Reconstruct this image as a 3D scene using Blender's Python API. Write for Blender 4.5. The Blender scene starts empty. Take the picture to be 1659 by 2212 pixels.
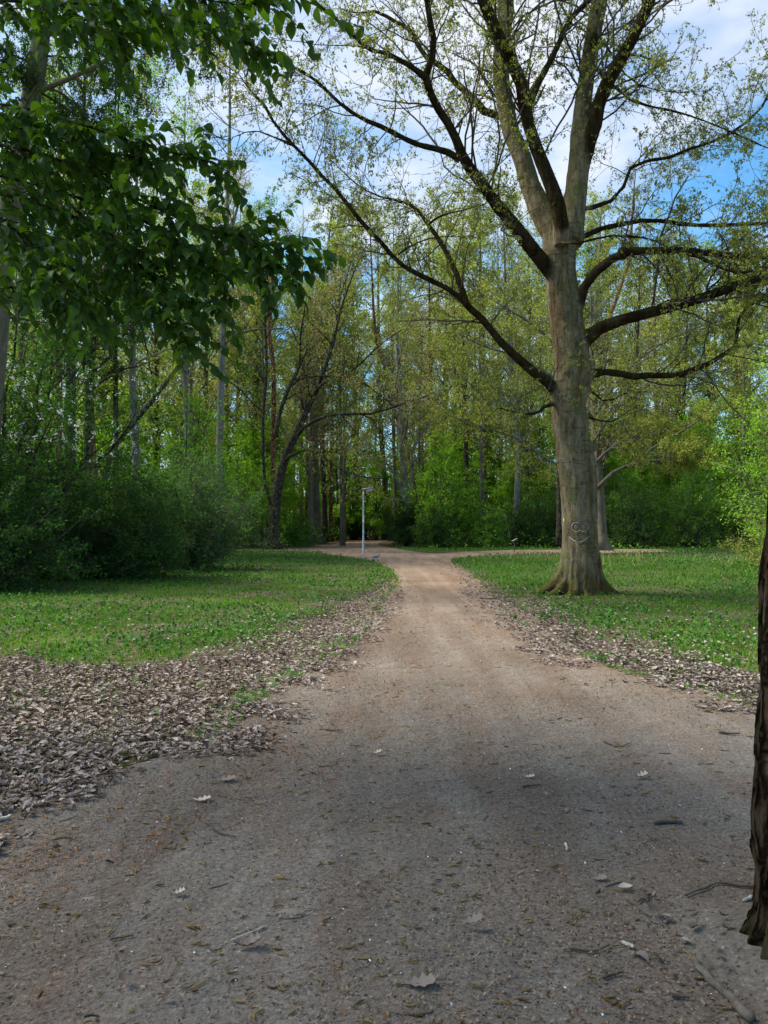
import bpy, math
import numpy as np
from math import radians as R_, sin, cos, pi, sqrt

# ------------------------------------------------------------------ camera, world, sun, exposure
scn = bpy.context.scene
C = scn.collection
F = 1597.0            # focal length in pixels of the 1659 x 2212 view
CX, CY, HZ = 829.5, 1106.0, 1140.0
EYE = 1.6
PITCH = math.atan((HZ - CY) / F)
cam = bpy.data.cameras.new('camera')
camo = bpy.data.objects.new('camera', cam)
C.objects.link(camo)
camo.location = (0, 0, EYE)
camo.rotation_euler = (pi / 2 + PITCH, 0, 0)
cam.sensor_fit = 'VERTICAL'
cam.sensor_height = 36.0
cam.lens = 36.0 * F / 2212.0
cam.clip_start = 0.05
cam.clip_end = 2000
scn.camera = camo

SUN_EL, SUN_AZ = 50.0, -84.0      # azimuth from +Y, negative = towards -X (left)
sd = np.array([sin(R_(SUN_AZ)) * cos(R_(SUN_EL)), cos(R_(SUN_AZ)) * cos(R_(SUN_EL)), sin(R_(SUN_EL))])
world = bpy.data.worlds.new('World')
scn.world = world
world.use_nodes = True
nt = world.node_tree
nt.nodes.clear()
wo = nt.nodes.new('ShaderNodeOutputWorld')
bg = nt.nodes.new('ShaderNodeBackground')
sky = nt.nodes.new('ShaderNodeTexSky')
sky.sky_type = 'NISHITA'
sky.sun_disc = False
sky.sun_elevation = R_(SUN_EL)
sky.sun_rotation = R_(SUN_AZ)
sky.air_density = 1.0
sky.dust_density = 0.3
sky.ozone_density = 2.0
tc = nt.nodes.new('ShaderNodeTexCoord')
mp = nt.nodes.new('ShaderNodeMapping')
mp.inputs['Location'].default_value = (3.3, 0.1, 2.25)
mp.inputs['Scale'].default_value = (1.0, 1.0, 2.4)
nz = nt.nodes.new('ShaderNodeTexNoise')
nz.inputs['Scale'].default_value = 2.6
nz.inputs['Detail'].default_value = 9
nz.inputs['Roughness'].default_value = 0.55
cr = nt.nodes.new('ShaderNodeValToRGB')
cr.color_ramp.elements[0].position = 0.42
cr.color_ramp.elements[0].color = (0, 0, 0, 1)
cr.color_ramp.elements[1].position = 0.63
cr.color_ramp.elements[1].color = (0.93, 0.93, 0.93, 1)
mx = nt.nodes.new('ShaderNodeMixRGB')
mx.inputs['Color2'].default_value = (3.3, 3.45, 3.8, 1)
nt.links.new(tc.outputs['Generated'], mp.inputs['Vector'])
nt.links.new(mp.outputs['Vector'], nz.inputs['Vector'])
nt.links.new(nz.outputs['Fac'], cr.inputs['Fac'])
nt.links.new(cr.outputs['Color'], mx.inputs['Fac'])
tn = nt.nodes.new('ShaderNodeMixRGB')
tn.blend_type = 'MULTIPLY'
tn.inputs['Fac'].default_value = 1
tn.inputs['Color2'].default_value = (0.46, 0.82, 0.92, 1)
nt.links.new(sky.outputs['Color'], tn.inputs['Color1'])
nt.links.new(tn.outputs['Color'], mx.inputs['Color1'])
nt.links.new(mx.outputs['Color'], bg.inputs['Color'])
nt.links.new(bg.outputs['Background'], wo.inputs['Surface'])
bg.inputs['Strength'].default_value = 0.12

sl = bpy.data.lights.new('sun', 'SUN')
sl.energy = 4.2
sl.angle = R_(20)
sl.color = (1.0, 0.94, 0.84)
so = bpy.data.objects.new('sun', sl)
C.objects.link(so)
so.rotation_euler = (pi / 2 - R_(SUN_EL), 0, -R_(SUN_AZ) + pi)
so.location = (-20, 10, 30)

scn.view_settings.view_transform = 'Standard'
scn.view_settings.look = 'None'
scn.view_settings.gamma = 1
scn.view_settings.exposure = 1.3
cy = scn.cycles
cy.max_bounces = 5
cy.diffuse_bounces = 4
cy.glossy_bounces = 1
cy.transmission_bounces = 3
cy.transparent_max_bounces = 4
cy.sample_clamp_indirect = 6
cy.caustics_reflective = False
cy.caustics_refractive = False
scn.render.use_persistent_data = False

# ------------------------------------------------------------------ geometry helpers
cp, sp = cos(PITCH), sin(PITCH)


def ray(px, py):
    u = (px - CX) / F
    v = (CY - py) / F
    return np.array([u, cp - v * sp, sp + v * cp])


def P(px, py, d):
    """world point seen at (px, py) at distance d along +Y"""
    r = ray(px, py)
    return np.array([0, 0, EYE]) + r * (d / r[1])


def G(px, py):
    r = ray(px, py)
    t = -EYE / r[2]
    return np.array([0, 0, EYE]) + r * t


def Gs(pts):
    return np.array([G(*p)[:2] for p in pts])


def z1(x, y): return (x / 2.0, y / 2.0)
def z2(x, y): return (829.5 + x / 2.0, y / 2.0)
def z3(x, y): return (x * .3307, 603.5 + y * .3307)
def z4(x, y): return (493.7 + x * .3307, 713.2 + y * .3307)
def z5(x, y): return (1042.4 + x * .3717, 658.3 + y * .3717)


def nrm(a):
    return a / np.maximum(np.linalg.norm(a, axis=-1, keepdims=True), 1e-9)


def spline(pts, K):
    """resample a polyline (n, d) to K points on a Catmull-Rom curve"""
    p = np.array(pts, float)
    n = len(p)
    if n == 2:
        t = np.linspace(0, 1, K)[:, None]
        return p[0] * (1 - t) + p[1] * t
    q = np.vstack([2 * p[0] - p[1], p, 2 * p[-1] - p[-2]])
    L = np.concatenate([[0], np.cumsum(np.linalg.norm(np.diff(p[:, :3], axis=0), axis=1))])
    s = np.interp(np.linspace(0, L[-1], K), L, np.arange(n))
    i = np.minimum(s.astype(int), n - 2)
    t = (s - i)[:, None]
    a, b, c, d = q[i], q[i + 1], q[i + 2], q[i + 3]
    return .5 * (2 * b + (c - a) * t + (2 * a - 5 * b + 4 * c - d) * t * t + (3 * b - a - 3 * c + d) * t ** 3)


class MB:
    def __init__(s):
        s.v, s.l, s.t, s.n = [], [], [], 0

    def add(s, v, f):
        """v (n,3); f (m,k) int"""
        v = np.asarray(v, float).reshape(-1, 3)
        f = np.asarray(f, int)
        if not len(f):
            return s
        s.v.append(v)
        s.l.append((f + s.n).ravel())
        s.t.append(np.full(len(f), f.shape[1]))
        s.n += len(v)
        return s

    def poly(s, v):
        v = np.asarray(v, float)
        return s.add(v, np.arange(len(v))[None])

    def tubes(s, Pt, Rd, sides=4, cap=True):
        Pt = np.asarray(Pt, float)
        Rd = np.asarray(Rd, float)
        if Pt.ndim == 2:
            Pt, Rd = Pt[None], Rd[None]
        N, K, _ = Pt.shape
        if N == 0:
            return s
        T = nrm(np.gradient(Pt, axis=1))
        m = np.abs(nrm(Pt[:, -1] - Pt[:, 0]))
        ref = np.eye(3)[np.argmin(m, axis=1)][:, None, :]
        A = nrm(np.cross(T, ref))
        B = np.cross(T, A)
        an = np.linspace(0, 2 * pi, sides, endpoint=False)
        V = Pt[:, :, None] + Rd[:, :, None, None] * (np.cos(an)[None, None, :, None] * A[:, :, None] + np.sin(an)[None, None, :, None] * B[:, :, None])
        idx = np.arange(N * K * sides).reshape(N, K, sides)
        a = idx[:, :-1]
        b = idx[:, 1:]
        f = np.stack([a, np.roll(a, -1, 2), np.roll(b, -1, 2), b], -1).reshape(-1, 4)
        base = s.n
        s.add(V.reshape(-1, 3), f)
        if cap:
            e = np.vstack([idx[:, 0, ::-1], idx[:, -1]])
            s.l.append((e + base).ravel())
            s.t.append(np.full(len(e), sides))
        return s

    def scatter(s, tv, tf, pos, X, Y, Z, sc):
        N = len(pos)
        if N == 0:
            return s
        tv = np.asarray(tv, float)
        sc = np.broadcast_to(np.asarray(sc, float), (N,))
        V = pos[:, None] + sc[:, None, None] * (tv[None, :, 0:1] * X[:, None] + tv[None, :, 1:2] * Y[:, None] + tv[None, :, 2:3] * Z[:, None])
        tf = np.asarray(tf, int)
        f = (np.arange(N) * len(tv))[:, None, None] + tf[None]
        return s.add(V.reshape(-1, 3), f.reshape(-1, tf.shape[1]))

    def ball(s, c, r, seg=12, rings=8, M=None):
        th = np.linspace(0, pi, rings + 1)
        ph = np.linspace(0, 2 * pi, seg, endpoint=False)
        v = np.array([[sin(a) * cos(b), sin(a) * sin(b), cos(a)] for a in th for b in ph]) * np.asarray(r, float)
        if M is not None:
            v = v @ np.asarray(M).T
        v = v + np.asarray(c)
        f = []
        for i in range(rings):
            for j in range(seg):
                k = (j + 1) % seg
                f.append([i * seg + j, (i + 1) * seg + j, (i + 1) * seg + k, i * seg + k])
        return s.add(v, f)

    def box(s, c, h, M=None):
        v = np.array([[x, y, z] for x in (-1, 1) for y in (-1, 1) for z in (-1, 1)], float) * np.asarray(h, float)
        if M is not None:
            v = v @ np.asarray(M).T
        return s.add(v + np.asarray(c), [[0, 1, 3, 2], [4, 6, 7, 5], [0, 4, 5, 1], [2, 3, 7, 6], [0, 2, 6, 4], [1, 5, 7, 3]])

    def mesh(s, name, origin=(0, 0, 0), smooth=True):
        me = bpy.data.meshes.new(name)
        v = np.concatenate(s.v) - np.asarray(origin)
        l = np.concatenate(s.l)
        t = np.concatenate(s.t)
        me.vertices.add(len(v))
        me.vertices.foreach_set('co', v.astype(np.float32).ravel())
        me.loops.add(len(l))
        me.loops.foreach_set('vertex_index', l.astype(np.int32))
        me.polygons.add(len(t))
        st = np.concatenate([[0], np.cumsum(t)[:-1]]).astype(np.int32)
        me.polygons.foreach_set('loop_start', st)
        if smooth:
            me.polygons.foreach_set('use_smooth', np.ones(len(t), bool))
        me.update(calc_edges=True)
        return me

    def obj(s, name, mat, parent=None, origin=(0, 0, 0), smooth=True):
        me = s.mesh(name, origin, smooth)
        me.materials.append(mat)
        o = bpy.data.objects.new(name, me)
        C.objects.link(o)
        if parent is not None:
            o.parent = parent
        else:
            o.location = origin
        return o


def tag(o, label=None, cat=None, group=None, kind=None):
    if label: o['label'] = label
    if cat: o['category'] = cat
    if group: o['group'] = group
    if kind: o['kind'] = kind
    return o


def thing(name, loc, label, cat, group=None, rz=0):
    o = bpy.data.objects.new(name, None)
    C.objects.link(o)
    o.location = loc
    o.rotation_euler.z = rz
    o.empty_display_size = .2
    return tag(o, label, cat, group)


def copy_thing(r, loc, rz, sc, label=None, group=None):
    n = r.copy()
    C.objects.link(n)
    n.location = loc
    n.rotation_euler = (0, 0, rz)
    n.scale = sc
    if label: n['label'] = label
    if group: n['group'] = group
    for ch in list(r.children):
        c = ch.copy()
        C.objects.link(c)
        c.parent = n
    return n


# ------------------------------------------------------------------ materials
def newmat(name):
    m = bpy.data.materials.new(name)
    m.use_nodes = True
    m.node_tree.nodes.clear()
    return m, m.node_tree.nodes, m.node_tree.links


def ramp(N, cols, pos=None):
    r = N.new('ShaderNodeValToRGB')
    e = r.color_ramp.elements
    n = len(cols)
    pos = pos or [i / (n - 1) for i in range(n)]
    while len(e) < n:
        e.new(0.5)
    for i in range(n):
        e[i].position = pos[i]
        e[i].color = (*cols[i], 1)
    return r


def noise(N, L, vec, scale, detail=4, rough=.55, sc=None, dist=0):
    if sc is not None:
        m = N.new('ShaderNodeMapping')
        m.inputs['Scale'].default_value = sc
        L.new(vec, m.inputs['Vector'])
        vec = m.outputs['Vector']
    n = N.new('ShaderNodeTexNoise')
    n.inputs['Scale'].default_value = scale
    n.inputs['Detail'].default_value = detail
    n.inputs['Roughness'].default_value = rough
    n.inputs['Distortion'].default_value = dist
    L.new(vec, n.inputs['Vector'])
    return n


def mix(N, L, fac, a, b, mode='MIX'):
    m = N.new('ShaderNodeMixRGB')
    m.blend_type = mode
    for k, x in (('Fac', fac), ('Color1', a), ('Color2', b)):
        if isinstance(x, (int, float)):
            m.inputs[k].default_value = x
        elif isinstance(x, tuple):
            m.inputs[k].default_value = (*x, 1)
        else:
            L.new(x, m.inputs[k])
    return m.outputs['Color']


def leaf_mat(name, cols, trans=.45, tint=(1.25, 1.25, .5), patch=.35, gloss=0, pscale=.6):
    m, N, L = newmat(name)
    g = N.new('ShaderNodeNewGeometry')
    tcd = N.new('ShaderNodeTexCoord')
    r = ramp(N, cols)
    n = noise(N, L, tcd.outputs['Object'], pscale, 2)
    ma = N.new('ShaderNodeMath'); ma.operation = 'MULTIPLY_ADD'
    ma.inputs[1].default_value = 1 - patch
    L.new(g.outputs['Random Per Island'], ma.inputs[0])
    mb = N.new('ShaderNodeMath'); mb.operation = 'MULTIPLY_ADD'
    mb.inputs[1].default_value = patch * 3.0
    mb.inputs[2].default_value = -patch
    L.new(n.outputs['Fac'], mb.inputs[0])
    L.new(mb.outputs[0], ma.inputs[2])
    L.new(ma.outputs[0], r.inputs['Fac'])
    d = N.new('ShaderNodeBsdfDiffuse')
    L.new(r.outputs['Color'], d.inputs['Color'])
    t = N.new('ShaderNodeBsdfTranslucent')
    L.new(mix(N, L, 1.0, r.outputs['Color'], tint, 'MULTIPLY'), t.inputs['Color'])
    s = N.new('ShaderNodeMixShader')
    s.inputs[0].default_value = trans
    L.new(d.outputs[0], s.inputs[1]); L.new(t.outputs[0], s.inputs[2])
    out = s.outputs[0]
    if gloss:
        gl = N.new('ShaderNodeBsdfGlossy')
        gl.inputs['Roughness'].default_value = .5
        gl.inputs['Color'].default_value = (.9, .95, 1, 1)
        s2 = N.new('ShaderNodeMixShader')
        s2.inputs[0].default_value = gloss
        L.new(out, s2.inputs[1]); L.new(gl.outputs[0], s2.inputs[2])
        out = s2.outputs[0]
    o = N.new('ShaderNodeOutputMaterial')
    L.new(out, o.inputs['Surface'])
    return m


def bark_mat(name, cols, scale=6, stretch=.25, bump=.5, moss=None, rings=0, low=None, dist=.02, dark_limbs=False, plates=0):
    m, N, L = newmat(name)
    tcd = N.new('ShaderNodeTexCoord')
    v = tcd.outputs['Object']
    n1 = noise(N, L, v, scale, 6, .65, (1, 1, stretch), .4)
    n2 = noise(N, L, v, scale * .22, 3, .5)
    c = ramp(N, cols, [.3 + .4 * i / (len(cols) - 1) for i in range(len(cols))])
    L.new(n1.outputs['Fac'], c.inputs['Fac'])
    col = c.outputs['Color']
    col = mix(N, L, .55, col, mix(N, L, n2.outputs['Fac'], (.35, .33, .3), (1.5, 1.5, 1.5)), 'MULTIPLY')
    h = n1.outputs['Fac']
    if rings:
        n3 = noise(N, L, v, rings, 3, .6, (.5, .5, 3.0), 1.6)
        rr = ramp(N, [(.5, .46, .42), (1, 1, 1)], [.34, .42])
        L.new(n3.outputs['Fac'], rr.inputs['Fac'])
        col = mix(N, L, .75, col, rr.outputs['Color'], 'MULTIPLY')
        mm = N.new('ShaderNodeMath'); mm.operation = 'MULTIPLY_ADD'
        mm.inputs[1].default_value = .6
        L.new(rr.outputs['Color'], mm.inputs[0]); L.new(h, mm.inputs[2])
        h = mm.outputs[0]
    if moss:
        g = N.new('ShaderNodeNewGeometry')
        sx = N.new('ShaderNodeSeparateXYZ')
        L.new(g.outputs['Normal'], sx.inputs[0])
        n4 = noise(N, L, v, scale * .5, 5, .6)
        a = N.new('ShaderNodeMath'); a.operation = 'MULTIPLY_ADD'
        a.inputs[1].default_value = .35
        L.new(sx.outputs['Z'], a.inputs[0]); L.new(n4.outputs['Fac'], a.inputs[2])
        rm = ramp(N, [(0, 0, 0), (1, 1, 1)], [.5, .75])
        L.new(a.outputs[0], rm.inputs['Fac'])
        col = mix(N, L, rm.outputs['Color'], col, moss)
    if low:   # algae and dirt on the foot of the trunk
        sx = N.new('ShaderNodeSeparateXYZ')
        L.new(v, sx.inputs[0])
        n5 = noise(N, L, v, 3, 5, .6)
        a = N.new('ShaderNodeMath'); a.operation = 'MULTIPLY_ADD'
        a.inputs[1].default_value = -.55
        L.new(sx.outputs['Z'], a.inputs[0]); L.new(n5.outputs['Fac'], a.inputs[2])
        rm = ramp(N, [(0, 0, 0), (.85, .85, .85)], [.1, .42])
        L.new(a.outputs[0], rm.inputs['Fac'])
        col = mix(N, L, rm.outputs['Color'], col, mix(N, L, 1.0, col, low, 'MULTIPLY'))
    if plates:
        mpp = N.new('ShaderNodeMapping'); mpp.inputs['Scale'].default_value = (1, 1, .3)
        wv = mix(N, L, .12, v, noise(N, L, v, 6, 3).outputs['Color'], 'ADD')
        L.new(wv, mpp.inputs['Vector'])
        vo = N.new('ShaderNodeTexVoronoi'); vo.feature = 'DISTANCE_TO_EDGE'; vo.inputs['Scale'].default_value = plates
        L.new(mpp.outputs['Vector'], vo.inputs['Vector'])
        rv = ramp(N, [(.12, .1, .09), (.8, .8, .8), (1.1, 1.1, 1.1)], [.02, .14, .35]); L.new(vo.outputs['Distance'], rv.inputs['Fac'])
        col = mix(N, L, .9, col, rv.outputs['Color'], 'MULTIPLY')
        mv = N.new('ShaderNodeMath'); mv.operation = 'MULTIPLY_ADD'; mv.inputs[1].default_value = .7
        L.new(rv.outputs['Color'], mv.inputs[0]); L.new(h, mv.inputs[2]); h = mv.outputs[0]
    if dark_limbs:
        n7 = noise(N, L, v, 26, 4, .7, (1, 1, .35), .3)
        r7 = ramp(N, [(.5, .46, .42), (1, 1, 1), (1.25, 1.25, 1.25)], [.34, .48, .7]); L.new(n7.outputs['Fac'], r7.inputs['Fac'])
        col = mix(N, L, .8, col, r7.outputs['Color'], 'MULTIPLY')
        m7 = N.new('ShaderNodeMath'); m7.operation = 'MULTIPLY_ADD'; m7.inputs[1].default_value = .5
        L.new(n7.outputs['Fac'], m7.inputs[0]); L.new(h, m7.inputs[2]); h = m7.outputs[0]
        at = N.new('ShaderNodeAttribute'); at.attribute_name = 'dark_limbs'
        col = mix(N, L, at.outputs['Fac'], col, mix(N, L, 1.0, col, (.24, .22, .19), 'MULTIPLY'))  # multiplies the limbs darker by the vertex attribute
        # rusty weeping stains running down the trunk
        n6 = noise(N, L, v, 3.2, 4, .6, (1, 1, .12))
        r6 = ramp(N, [(0, 0, 0), (.6, .6, .6)], [.52, .66]); L.new(n6.outputs['Fac'], r6.inputs['Fac'])
        col = mix(N, L, r6.outputs['Color'], col, mix(N, L, 1.0, col, (.72, .5, .36), 'MULTIPLY'))
    b = N.new('ShaderNodeBump')
    b.inputs['Strength'].default_value = bump
    b.inputs['Distance'].default_value = dist
    L.new(h, b.inputs['Height'])
    d = N.new('ShaderNodeBsdfDiffuse')
    d.inputs['Roughness'].default_value = .6
    L.new(col, d.inputs['Color']); L.new(b.outputs[0], d.inputs['Normal'])
    o = N.new('ShaderNodeOutputMaterial')
    L.new(d.outputs[0], o.inputs['Surface'])
    return m


def flat_mat(name, cols, rough=.7, metal=0, scale=8, bump=.1):
    m, N, L = newmat(name)
    tcd = N.new('ShaderNodeTexCoord')
    n = noise(N, L, tcd.outputs['Object'], scale, 5)
    r = ramp(N, cols, [.35 + .3 * i / max(1, len(cols) - 1) for i in range(len(cols))])
    L.new(n.outputs['Fac'], r.inputs['Fac'])
    b = N.new('ShaderNodeBsdfPrincipled')
    b.inputs['Roughness'].default_value = rough
    b.inputs['Metallic'].default_value = metal
    L.new(r.outputs['Color'], b.inputs['Base Color'])
    bu = N.new('ShaderNodeBump')
    bu.inputs['Strength'].default_value = bump
    bu.inputs['Distance'].default_value = .01
    L.new(n.outputs['Fac'], bu.inputs['Height']); L.new(bu.outputs[0], b.inputs['Normal'])
    o = N.new('ShaderNodeOutputMaterial')
    L.new(b.outputs[0], o.inputs['Surface'])
    return m


M = {}
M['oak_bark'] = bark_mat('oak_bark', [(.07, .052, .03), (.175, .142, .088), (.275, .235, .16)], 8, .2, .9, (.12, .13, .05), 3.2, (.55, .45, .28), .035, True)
M['dark_bark'] = bark_mat('dark_bark', [(.05, .042, .032), (.10, .09, .07), (.16, .145, .115)], 9, .3, .6, (.09, .1, .04), plates=8)
M['grey_bark'] = bark_mat('grey_bark', [(.075, .065, .048), (.145, .13, .1), (.22, .2, .16)], 5, .3, .5, (.12, .13, .06))
M['pale_bark'] = bark_mat('pale_bark', [(.10, .09, .072), (.21, .195, .165), (.31, .295, .26)], 4, .5, .4)
M['pine_bark'] = bark_mat('pine_bark', [(.12, .06, .04), (.3, .15, .09), (.42, .23, .15)], 6, .4, .6, plates=7)
M['fissured_bark'] = bark_mat('fissured_bark', [(.018, .012, .009), (.065, .045, .03), (.13, .095, .062)], 16, .16, 1.0, (.022, .024, .009), dist=.05, plates=13)
M['twig'] = bark_mat('twig', [(.06, .05, .04), (.12, .105, .085)], 9, .3, .2)
M['brown_twig'] = bark_mat('brown_twig', [(.09, .075, .055), (.2, .17, .13)], 9, .3, .2)

M['oak_leaf'] = leaf_mat('oak_leaf', [(.13, .15, .04), (.2, .24, .055), (.32, .36, .09)], .5, (1.2, 1.15, .5))
M['olive_leaf'] = leaf_mat('olive_leaf', [(.2, .18, .085), (.24, .3, .075), (.33, .43, .1)], .45, (1.2, 1.15, .5))
M['brown_leaf'] = leaf_mat('brown_leaf', [(.23, .19, .12), (.27, .27, .12), (.3, .38, .11)], .45, (1.2, 1.0, .6))
M['fresh_leaf'] = leaf_mat('fresh_leaf', [(.10, .2, .025), (.18, .36, .035), (.28, .48, .06)], .5, (1.15, 1.2, .4))
M['mid_leaf'] = leaf_mat('mid_leaf', [(.06, .13, .022), (.11, .23, .035), (.18, .34, .05)], .4, (1.2, 1.3, .4))
M['dark_leaf'] = leaf_mat('dark_leaf', [(.025, .06, .016), (.045, .105, .024), (.075, .155, .035)], .35, (1.2, 1.35, .5), gloss=0)
M['bush_leaf'] = leaf_mat('bush_leaf', [(.04, .09, .03), (.07, .15, .045), (.11, .2, .06)], .35, (1.2, 1.35, .5), gloss=0)
M['hornbeam_leaf'] = leaf_mat('hornbeam_leaf', [(.022, .055, .007), (.042, .095, .011), (.08, .165, .02)], .48, (1.7, 1.7, .4), gloss=.02, pscale=2)
M['lush_leaf'] = leaf_mat('lush_leaf', [(.11, .21, .025), (.2, .37, .04), (.31, .5, .065)], .5, (1.15, 1.2, .4))
M['needle'] = leaf_mat('needle', [(.018, .04, .014), (.035, .07, .02), (.07, .11, .03)], .3, (1.2, 1.3, .4), gloss=0)
M['pale_needle'] = leaf_mat('pale_needle', [(.05, .07, .04), (.08, .11, .06)], .3, (1.2, 1.2, .6), gloss=0)
M['blossom'] = leaf_mat('blossom', [(.6, .62, .58), (.8, .82, .78)], .3, (1, 1, 1), gloss=0)
M['grass'] = leaf_mat('grass', [(.05, .12, .015), (.09, .21, .022), (.16, .3, .04)], .4, (1.1, 1.2, .4), patch=.55, gloss=0, pscale=.35)
M['tall_grass'] = leaf_mat('tall_grass', [(.06, .13, .025), (.09, .19, .035), (.15, .27, .05)], .45, (1.1, 1.2, .4), patch=.4, gloss=0, pscale=.3)
M['straw'] = leaf_mat('straw', [(.32, .30, .12), (.45, .42, .2)], .4, (1, 1, .7), gloss=0)
M['herb'] = leaf_mat('herb', [(.025, .075, .02), (.05, .13, .028), (.09, .19, .05)], .3, (1.1, 1.2, .5), patch=.5, gloss=0, pscale=.5)
M['dry_leaf'] = leaf_mat('dry_leaf', [(.04, .029, .023), (.13, .104, .088), (.24, .2, .178), (.38, .335, .305)], .12, (1, .8, .6), patch=.15, gloss=0)
M['catkin'] = leaf_mat('catkin', [(.07, .042, .016), (.14, .09, .03), (.25, .18, .06)], 0.05, (1, 1, 1), patch=.15, gloss=0)
M['crumb'] = leaf_mat('crumb', [(.05, .035, .025), (.15, .09, .055), (.26, .2, .14), (.1, .08, .06)], .05, (1, 1, 1), patch=.3, gloss=0)
M['rust_crumb'] = leaf_mat('rust_crumb', [(.11, .05, .022), (.2, .09, .035), (.29, .15, .06)], .05, (1, 1, 1), patch=.3, gloss=0)
M['petal'] = leaf_mat('petal', [(.65, .65, .6), (.8, .8, .78)], .2, (1, 1, 1), gloss=0)
M['stick'] = flat_mat('stick', [(.03, .024, .018), (.1, .08, .06)], .9, 0, 30, .4)
M['pale_wood'] = flat_mat('pale_wood', [(.3, .27, .22), (.5, .46, .38)], .8, 0, 30, .3)
M['wood'] = flat_mat('wood', [(.06, .048, .036), (.13, .105, .08)], .9, 0, 25, .5)
M['galvanised'] = flat_mat('galvanised', [(.16, .20, .225), (.26, .31, .345)], .5, .25, 6, .05)
M['lamp_housing'] = flat_mat('lamp_housing', [(.10, .105, .11), (.2, .21, .22)], .5, .2, 8, .05)
M['lamp_glass'] = flat_mat('lamp_glass', [(.6, .62, .63), (.75, .77, .78)], .15, 0, 8, .02)
M['sticker_white'] = flat_mat('sticker_white', [(.6, .6, .58), (.75, .75, .7)], .5, 0, 60, 0)
M['sticker_blue'] = flat_mat('sticker_blue', [(.25, .5, .75), (.5, .7, .85)], .5, 0, 60, 0)
M['carving'] = flat_mat('carving', [(.2, .17, .135), (.4, .35, .3)], .9, 0, 18, .2)
M['carving_pupil'] = flat_mat('carving_pupil', [(.08, .065, .06), (.3, .25, .24)], .9, 0, 26, .2)
M['neon'] = flat_mat('neon', [(.55, .75, .08), (.7, .85, .15)], .6, 0, 30, 0)
M['cut_wood'] = flat_mat('cut_wood', [(.42, .3, .2), (.6, .47, .34)], .9, 0, 30, .3)
M['bird_grey'] = flat_mat('bird_grey', [(.14, .15, .17), (.22, .23, .26)], .7, 0, 20, 0)
M['bird_white'] = flat_mat('bird_white', [(.6, .6, .6), (.75, .75, .75)], .7, 0, 20, 0)
M['bird_leg'] = flat_mat('bird_leg', [(.4, .12, .1), (.5, .16, .12)], .7, 0, 20, 0)


def ground_mat():
    m, N, L = newmat('forest_soil')
    v = N.new('ShaderNodeTexCoord').outputs['Object']
    n1 = noise(N, L, v, .5, 6)
    n2 = noise(N, L, v, 9, 6, .7)
    c1 = ramp(N, [(.05, .038, .028), (.1, .075, .055), (.16, .12, .09)], [.3, .5, .7]); L.new(n2.outputs['Fac'], c1.inputs['Fac'])
    c2 = ramp(N, [(.035, .035, .016), (.06, .07, .025)], [.3, .7]); L.new(n2.outputs['Fac'], c2.inputs['Fac'])
    k = ramp(N, [(0, 0, 0), (1, 1, 1)], [.42, .58]); L.new(n1.outputs['Fac'], k.inputs['Fac'])
    col = mix(N, L, k.outputs['Color'], c1.outputs['Color'], c2.outputs['Color'])
    b = N.new('ShaderNodeBump'); b.inputs['Strength'].default_value = .8; b.inputs['Distance'].default_value = .04
    L.new(n2.outputs['Fac'], b.inputs['Height'])
    d = N.new('ShaderNodeBsdfDiffuse'); L.new(col, d.inputs['Color']); L.new(b.outputs[0], d.inputs['Normal'])
    o = N.new('ShaderNodeOutputMaterial'); L.new(d.outputs[0], o.inputs['Surface'])
    return m


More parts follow.
